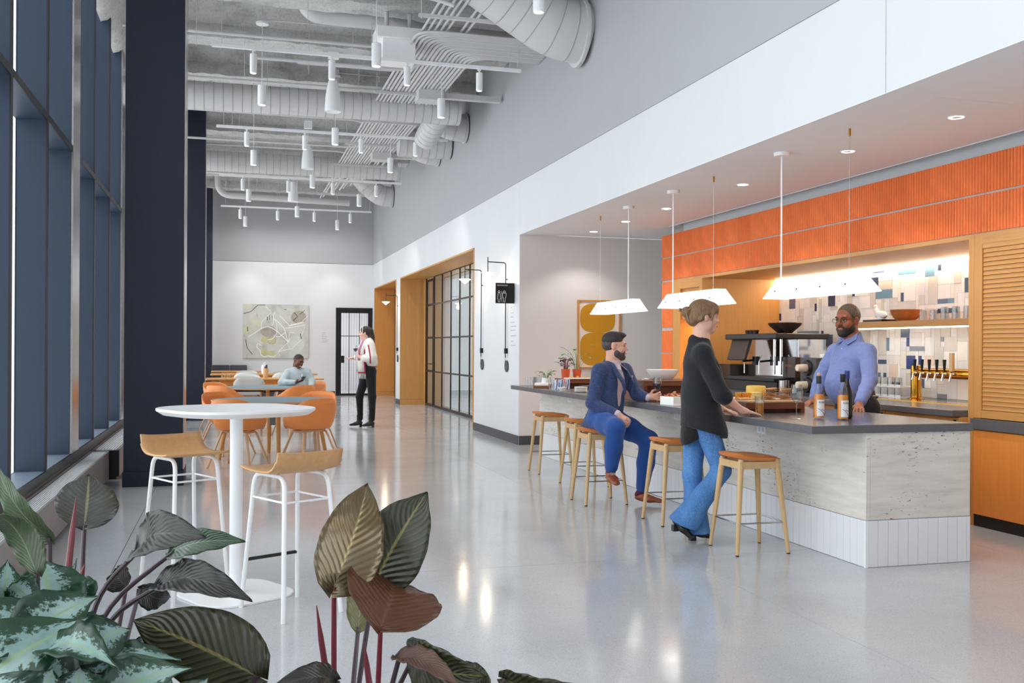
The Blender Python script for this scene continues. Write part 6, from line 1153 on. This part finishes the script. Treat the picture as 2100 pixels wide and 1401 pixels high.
PHIL = [('b',0,(0.242,2.374,0.834),(0.337,2.503,1.059),(-0.893,-0.109,0.437),0.083,0.02,0.25,(0.252,2.444,0.500),None),
('g',0,(0.354,2.498,0.805),(0.491,2.511,1.031),(-0.763,0.479,0.433),0.093,0.02,0.35,(0.275,2.480,0.498),None),
('r',0,(0.341,2.294,0.751),(0.402,2.506,0.808),(-0.903,0.154,0.401),0.121,0.03,0.45,(0.340,2.398,0.497),None),
('g',0,(0.424,2.323,0.672),(0.553,2.130,0.676),(-0.038,-0.006,0.999),0.066,0.04,0.30,(0.285,2.466,0.490),None),
('g',0,(0.594,2.118,0.670),(0.755,1.969,0.684),(-0.180,-0.099,0.979),0.047,0.05,0.30,(0.366,2.339,0.470),None),
('y',0,(0.332,2.630,0.664),(0.350,2.728,0.816),(-0.963,-0.158,0.216),0.041,0.01,0.30,(0.288,2.538,0.464),None),
('w',0,(0.382,2.282,0.682),(0.487,2.097,0.665),(0.810,0.418,0.412),0.031,0.03,0.60,(0.309,2.386,0.504),None),
('d',0,(0.234,2.273,0.646),(0.088,2.210,0.661),(0.177,-0.595,-0.784),0.032,0.04,0.30,(0.256,2.371,0.515),None),
('g',0,(0.575,2.228,0.605),(0.521,2.347,0.626),(-0.706,-0.200,-0.679),0.040,0.02,0.30,(0.366,2.339,0.470),None),
('g',1,(0.064,2.321,0.657),(-0.195,2.291,0.809),(-0.502,-0.052,-0.863),0.093,0.03,0.28,(-0.054,2.459,0.489),None),
('d',1,(-0.213,2.660,0.889),(-0.049,2.457,0.951),(0.320,0.505,0.801),0.065,0.05,0.35,(-0.345,2.645,0.651),(-0.322,2.691,0.770)),
('m',1,(-0.137,2.763,0.858),(0.042,2.587,0.912),(0.260,0.513,0.818),0.039,0.03,0.35,(-0.340,2.696,0.618),(-0.316,2.741,0.724)),
('d',1,(-0.154,2.539,0.824),(0.054,2.324,0.826),(0.552,0.542,0.634),0.048,0.05,0.40,(-0.318,2.607,0.649),(-0.288,2.598,0.737)),
('d',1,(-0.232,2.925,0.730),(-0.154,2.955,0.695),(0.457,-0.172,0.873),0.038,0.03,0.30,(-0.336,2.799,0.580),None),
('d',1,(-0.268,2.935,0.736),(-0.291,2.890,0.797),(-0.611,-0.505,-0.610),0.040,0.02,0.30,(-0.336,2.799,0.580),None),
('s',1,(-0.353,2.752,0.941),(-0.352,2.824,1.062),(-0.961,-0.231,0.149),0.078,0.01,0.12,(-0.373,2.705,0.648),None),
('l',1,(-0.405,2.559,0.948),(-0.517,2.538,1.129),(-0.842,0.208,-0.497),0.030,0.04,0.50,(-0.404,2.610,0.701),None),
('l',1,(-0.405,2.403,0.897),(-0.474,2.318,1.043),(-0.915,0.058,-0.398),0.033,0.05,0.40,(-0.400,2.505,0.730),None)]
AGLA = [((-0.503,2.223,0.762),(-0.347,2.230,0.874),(-0.518,0.510,0.687),0.078),
((-0.407,2.195,0.798),(-0.263,2.258,0.871),(-0.552,0.449,0.702),0.061),
((-0.506,2.119,0.720),(-0.269,2.156,0.854),(-0.489,0.448,0.748),0.082),
((-0.314,2.273,0.768),(-0.235,2.354,0.783),(-0.641,0.507,0.577),0.035),
((-0.298,2.216,0.753),(-0.202,2.293,0.787),(-0.612,0.503,0.611),0.053),
((-0.383,2.448,0.791),(-0.416,2.510,0.906),(-0.936,-0.342,-0.086),0.072),
((-0.475,2.318,0.824),(-0.457,2.365,0.937),(-0.878,-0.377,0.295),0.045),
((-0.326,2.484,0.792),(-0.347,2.542,0.858),(-0.973,-0.167,-0.162),0.041),
((-0.337,2.123,0.806),(-0.197,1.979,0.804),(0.659,0.636,0.402),0.048),
((-0.235,2.146,0.688),(-0.068,2.047,0.770),(-0.031,0.602,0.798),0.056),
((-0.278,2.263,0.710),(-0.093,2.210,0.738),(0.168,0.851,0.497),0.039),
((-0.278,2.055,0.700),(-0.277,2.106,0.770),(-0.990,-0.100,0.100),0.050),
((-0.357,2.025,0.717),(-0.320,2.066,0.785),(-0.827,-0.147,0.543),0.053),
((-0.189,2.445,0.659),(-0.185,2.496,0.720),(-0.933,-0.243,0.264),0.039),
((-0.425,2.512,0.778),(-0.462,2.575,0.863),(-0.877,-0.480,-0.028),0.047),
((-0.392,2.295,0.856),(-0.437,2.256,0.900),(-0.702,0.011,-0.712),0.034),
((-0.389,2.502,0.757),(-0.349,2.595,0.886),(-0.942,-0.061,0.331),0.015),
((-0.312,2.168,0.707),(-0.420,2.095,0.804),(-0.690,0.053,-0.721),0.071),
((-0.275,2.158,0.679),(-0.186,2.340,0.729),(-0.852,0.297,0.431),0.051),
((-0.170,2.128,0.669),(-0.123,2.218,0.703),(-0.762,0.155,0.629),0.050),
((-0.372,1.977,0.739),(-0.415,1.989,0.804),(-0.823,-0.313,-0.474),0.065),
((-0.225,2.195,0.650),(-0.207,2.190,0.719),(-0.964,-0.100,0.245),0.066),
((-0.098,2.159,0.639),(-0.039,2.194,0.701),(-0.727,0.025,0.686),0.047)]
SPEAR = [((-0.359,2.649,1.029),(-0.368,2.652,0.939),(-0.375,2.623,0.826),(-0.368,2.652,0.663)),
((0.207,2.436,0.777),(0.218,2.433,0.696),(0.230,2.430,0.616),(0.252,2.444,0.500)),
((0.315,2.385,0.696),(0.322,2.383,0.638),(0.329,2.381,0.586),(0.340,2.398,0.497)),
((-0.344,2.697,0.853),(-0.352,2.699,0.826),(-0.360,2.702,0.795),(-0.373,2.705,0.648))]
pl = [thing('philodendron', 'philodendron with bronze and rust leaves in the foreground', 'plant', (.15, 2.25, .24)), thing('philodendron', 'dark leaved philodendron in front of the white stools', 'plant', (-.55, 2.35, .24)), thing('aglaonema', 'variegated silver and green foliage plant at bottom left', 'plant', (-.6, 2.0, .24))]
def off(p, t): return Vector(p)-t.location
for kd, w_, B, T, s, W_, ar, fo, r, mdp in PHIL:
    t = pl[w_]; link('leaf', leafmesh(off(B, t), off(T, t), s, W_, ar, fo, LM[kd], .8 if kd in 'sr' else .72), t, solid=.0012)
    b, r_ = off(B, t), off(r, t); r_.z = 0; md = b.lerp(r_, .5)+V3(0, 0, .03) if mdp is None else off(mdp, t); r_ = r_ if mdp is None else V3(md.x+(md.x-b.x)*.5, md.y, 0); MB().tube(rline([b, md, r_], .2), [.0055]+[.0065]*6+[.010], 8).build('petiole', REDP if kd in 'br' else PET, t, True)
for B, T, s, W_ in AGLA:
    t = pl[2]; b, e = off(B, t), off(T, t); link('leaf', leafmesh(b, e, s, W_*1.08, .03, .45, AG, .72, .012, 16, 5, 1.05), t, solid=.0012); MB().tube([b, b.lerp(V3(b.x*.6, b.y*.6, 0), .5)+V3(0, 0, .02), V3(b.x*.6, b.y*.6, 0)], [.005, .006, .008], 6).build('petiole', GRP, t, True)
for i, pts in enumerate(SPEAR):
    t = pl[0 if i in (1, 2) else 1]; q = [off(p, t) for p in pts]; q[-1].z = 0; MB().tube(q, [.001, .007, .008, .008], 8).build('leaf_spear', REDP, t, True)
tr = thing('planter_trough', 'low dark trough holding the foreground plants', 'planter', (-.2, 2.15, 0)); DKP = plain('charcoal_planter', rgb(52, 52, 56), .6)
MB().box((-.93, -.45, 0), (.93, -.41, .26)).box((-.93, .41, 0), (.93, .45, .26)).box((-.93, -.41, 0), (-.89, .41, .26)).box((.89, -.41, 0), (.93, .41, .26)).box((-.89, -.41, 0), (.89, .41, .02)).build('trough', DKP, tr)
MB().box((-.89, -.41, .02), (.89, .41, .24)).build('soil', plain('dark_soil', rgb(48, 38, 32), .95, bump=.6), tr)
# ------------------------------------------------------------------ small potted plants at the bar end
TCP = plain('orange_clay_pot', rgb(214, 92, 50), .7, var=.05); LG = plain('fresh_green_leaf', rgb(96, 156, 60), .4, var=.15); LP = plain('dark_purple_leaf', rgb(64, 44, 50), .45, var=.2); LO = plain('olive_gold_leaf', rgb(130, 132, 70), .45, var=.25, scale=40)
def potted(name, lb, loc, potf, n, lm, hh, spread, lw, ll, seed, stem=GRP):
    rd = random.Random(seed); t = thing(name, lb, 'plant', loc); h0 = potf(t)
    for k in range(n):
        a = 2*pi*k/n*2.4+rd.uniform(-.3, .3); r = spread*rd.uniform(.35, 1); z = h0+hh*rd.uniform(.35, 1); e = V3(r*cos(a), r*sin(a), z); MB().tube(rline([V3(.02*cos(a), .02*sin(a), h0-.01), V3(.4*r*cos(a), .4*r*sin(a), h0+(z-h0)*.75), e], .05), .0022, 5).build('stem', stem, t, True)
        d = V3(cos(a), sin(a), rd.uniform(-.6, .1)).normalized(); s = d.cross(V3(0, 0, 1)).normalized(); link('leaf', leafmesh(e, e+d*ll*rd.uniform(.7, 1.1), s, lw*rd.uniform(.7, 1.1), .004, .3, lm if not isinstance(lm, list) else rd.choice(lm), .75, .003, 8, 2), t)
    return t
def potA(t): MB().lathe([(.0005, 0), (.045, 0), (.058, .115), (.054, .115), (.042, .01), (.0005, .01)], 24).build('pot', TCP, t, True); MB().lathe([(.0005, .1), (.052, .1)], 20).build('soil', plain('pot_soil', rgb(60, 46, 38), .9), t); return .1
def potW(t): MB().lathe([(.0005, 0), (.06, 0), (.085, .035), (.06, .05), (.05, .11), (.046, .11), (.0005, .1)], 24).build('pot', PORC, t, True); return .1
potted('purple_potted_plant', 'dark purple leaved plant in an orange pot on the bar', (4.03, 11.72, 1.03), potA, 26, LP, .16, .11, .022, .05, 3, REDP); potted('green_potted_plant', 'tall green round leaved plant in an orange pot beside the purple one', (4.19, 11.75, 1.03), potA, 13, LG, .34, .20, .03, .07, 8); potted('small_potted_plant', 'low olive leaved plant in a white pot at the bar end', (3.85, 11.95, ZT), potW, 16, LO, .11, .11, .02, .05, 5)
# tiny lenses do not need to be sampled as lights
for m in bpy.data.materials:
    if m.name.split('.')[0] in ('spot_lens', 'pendant_lens', 'wall_lamp_shade', 'downlight_lens', 'lit_shade'): m.cycles.emission_sampling = 'NONE'
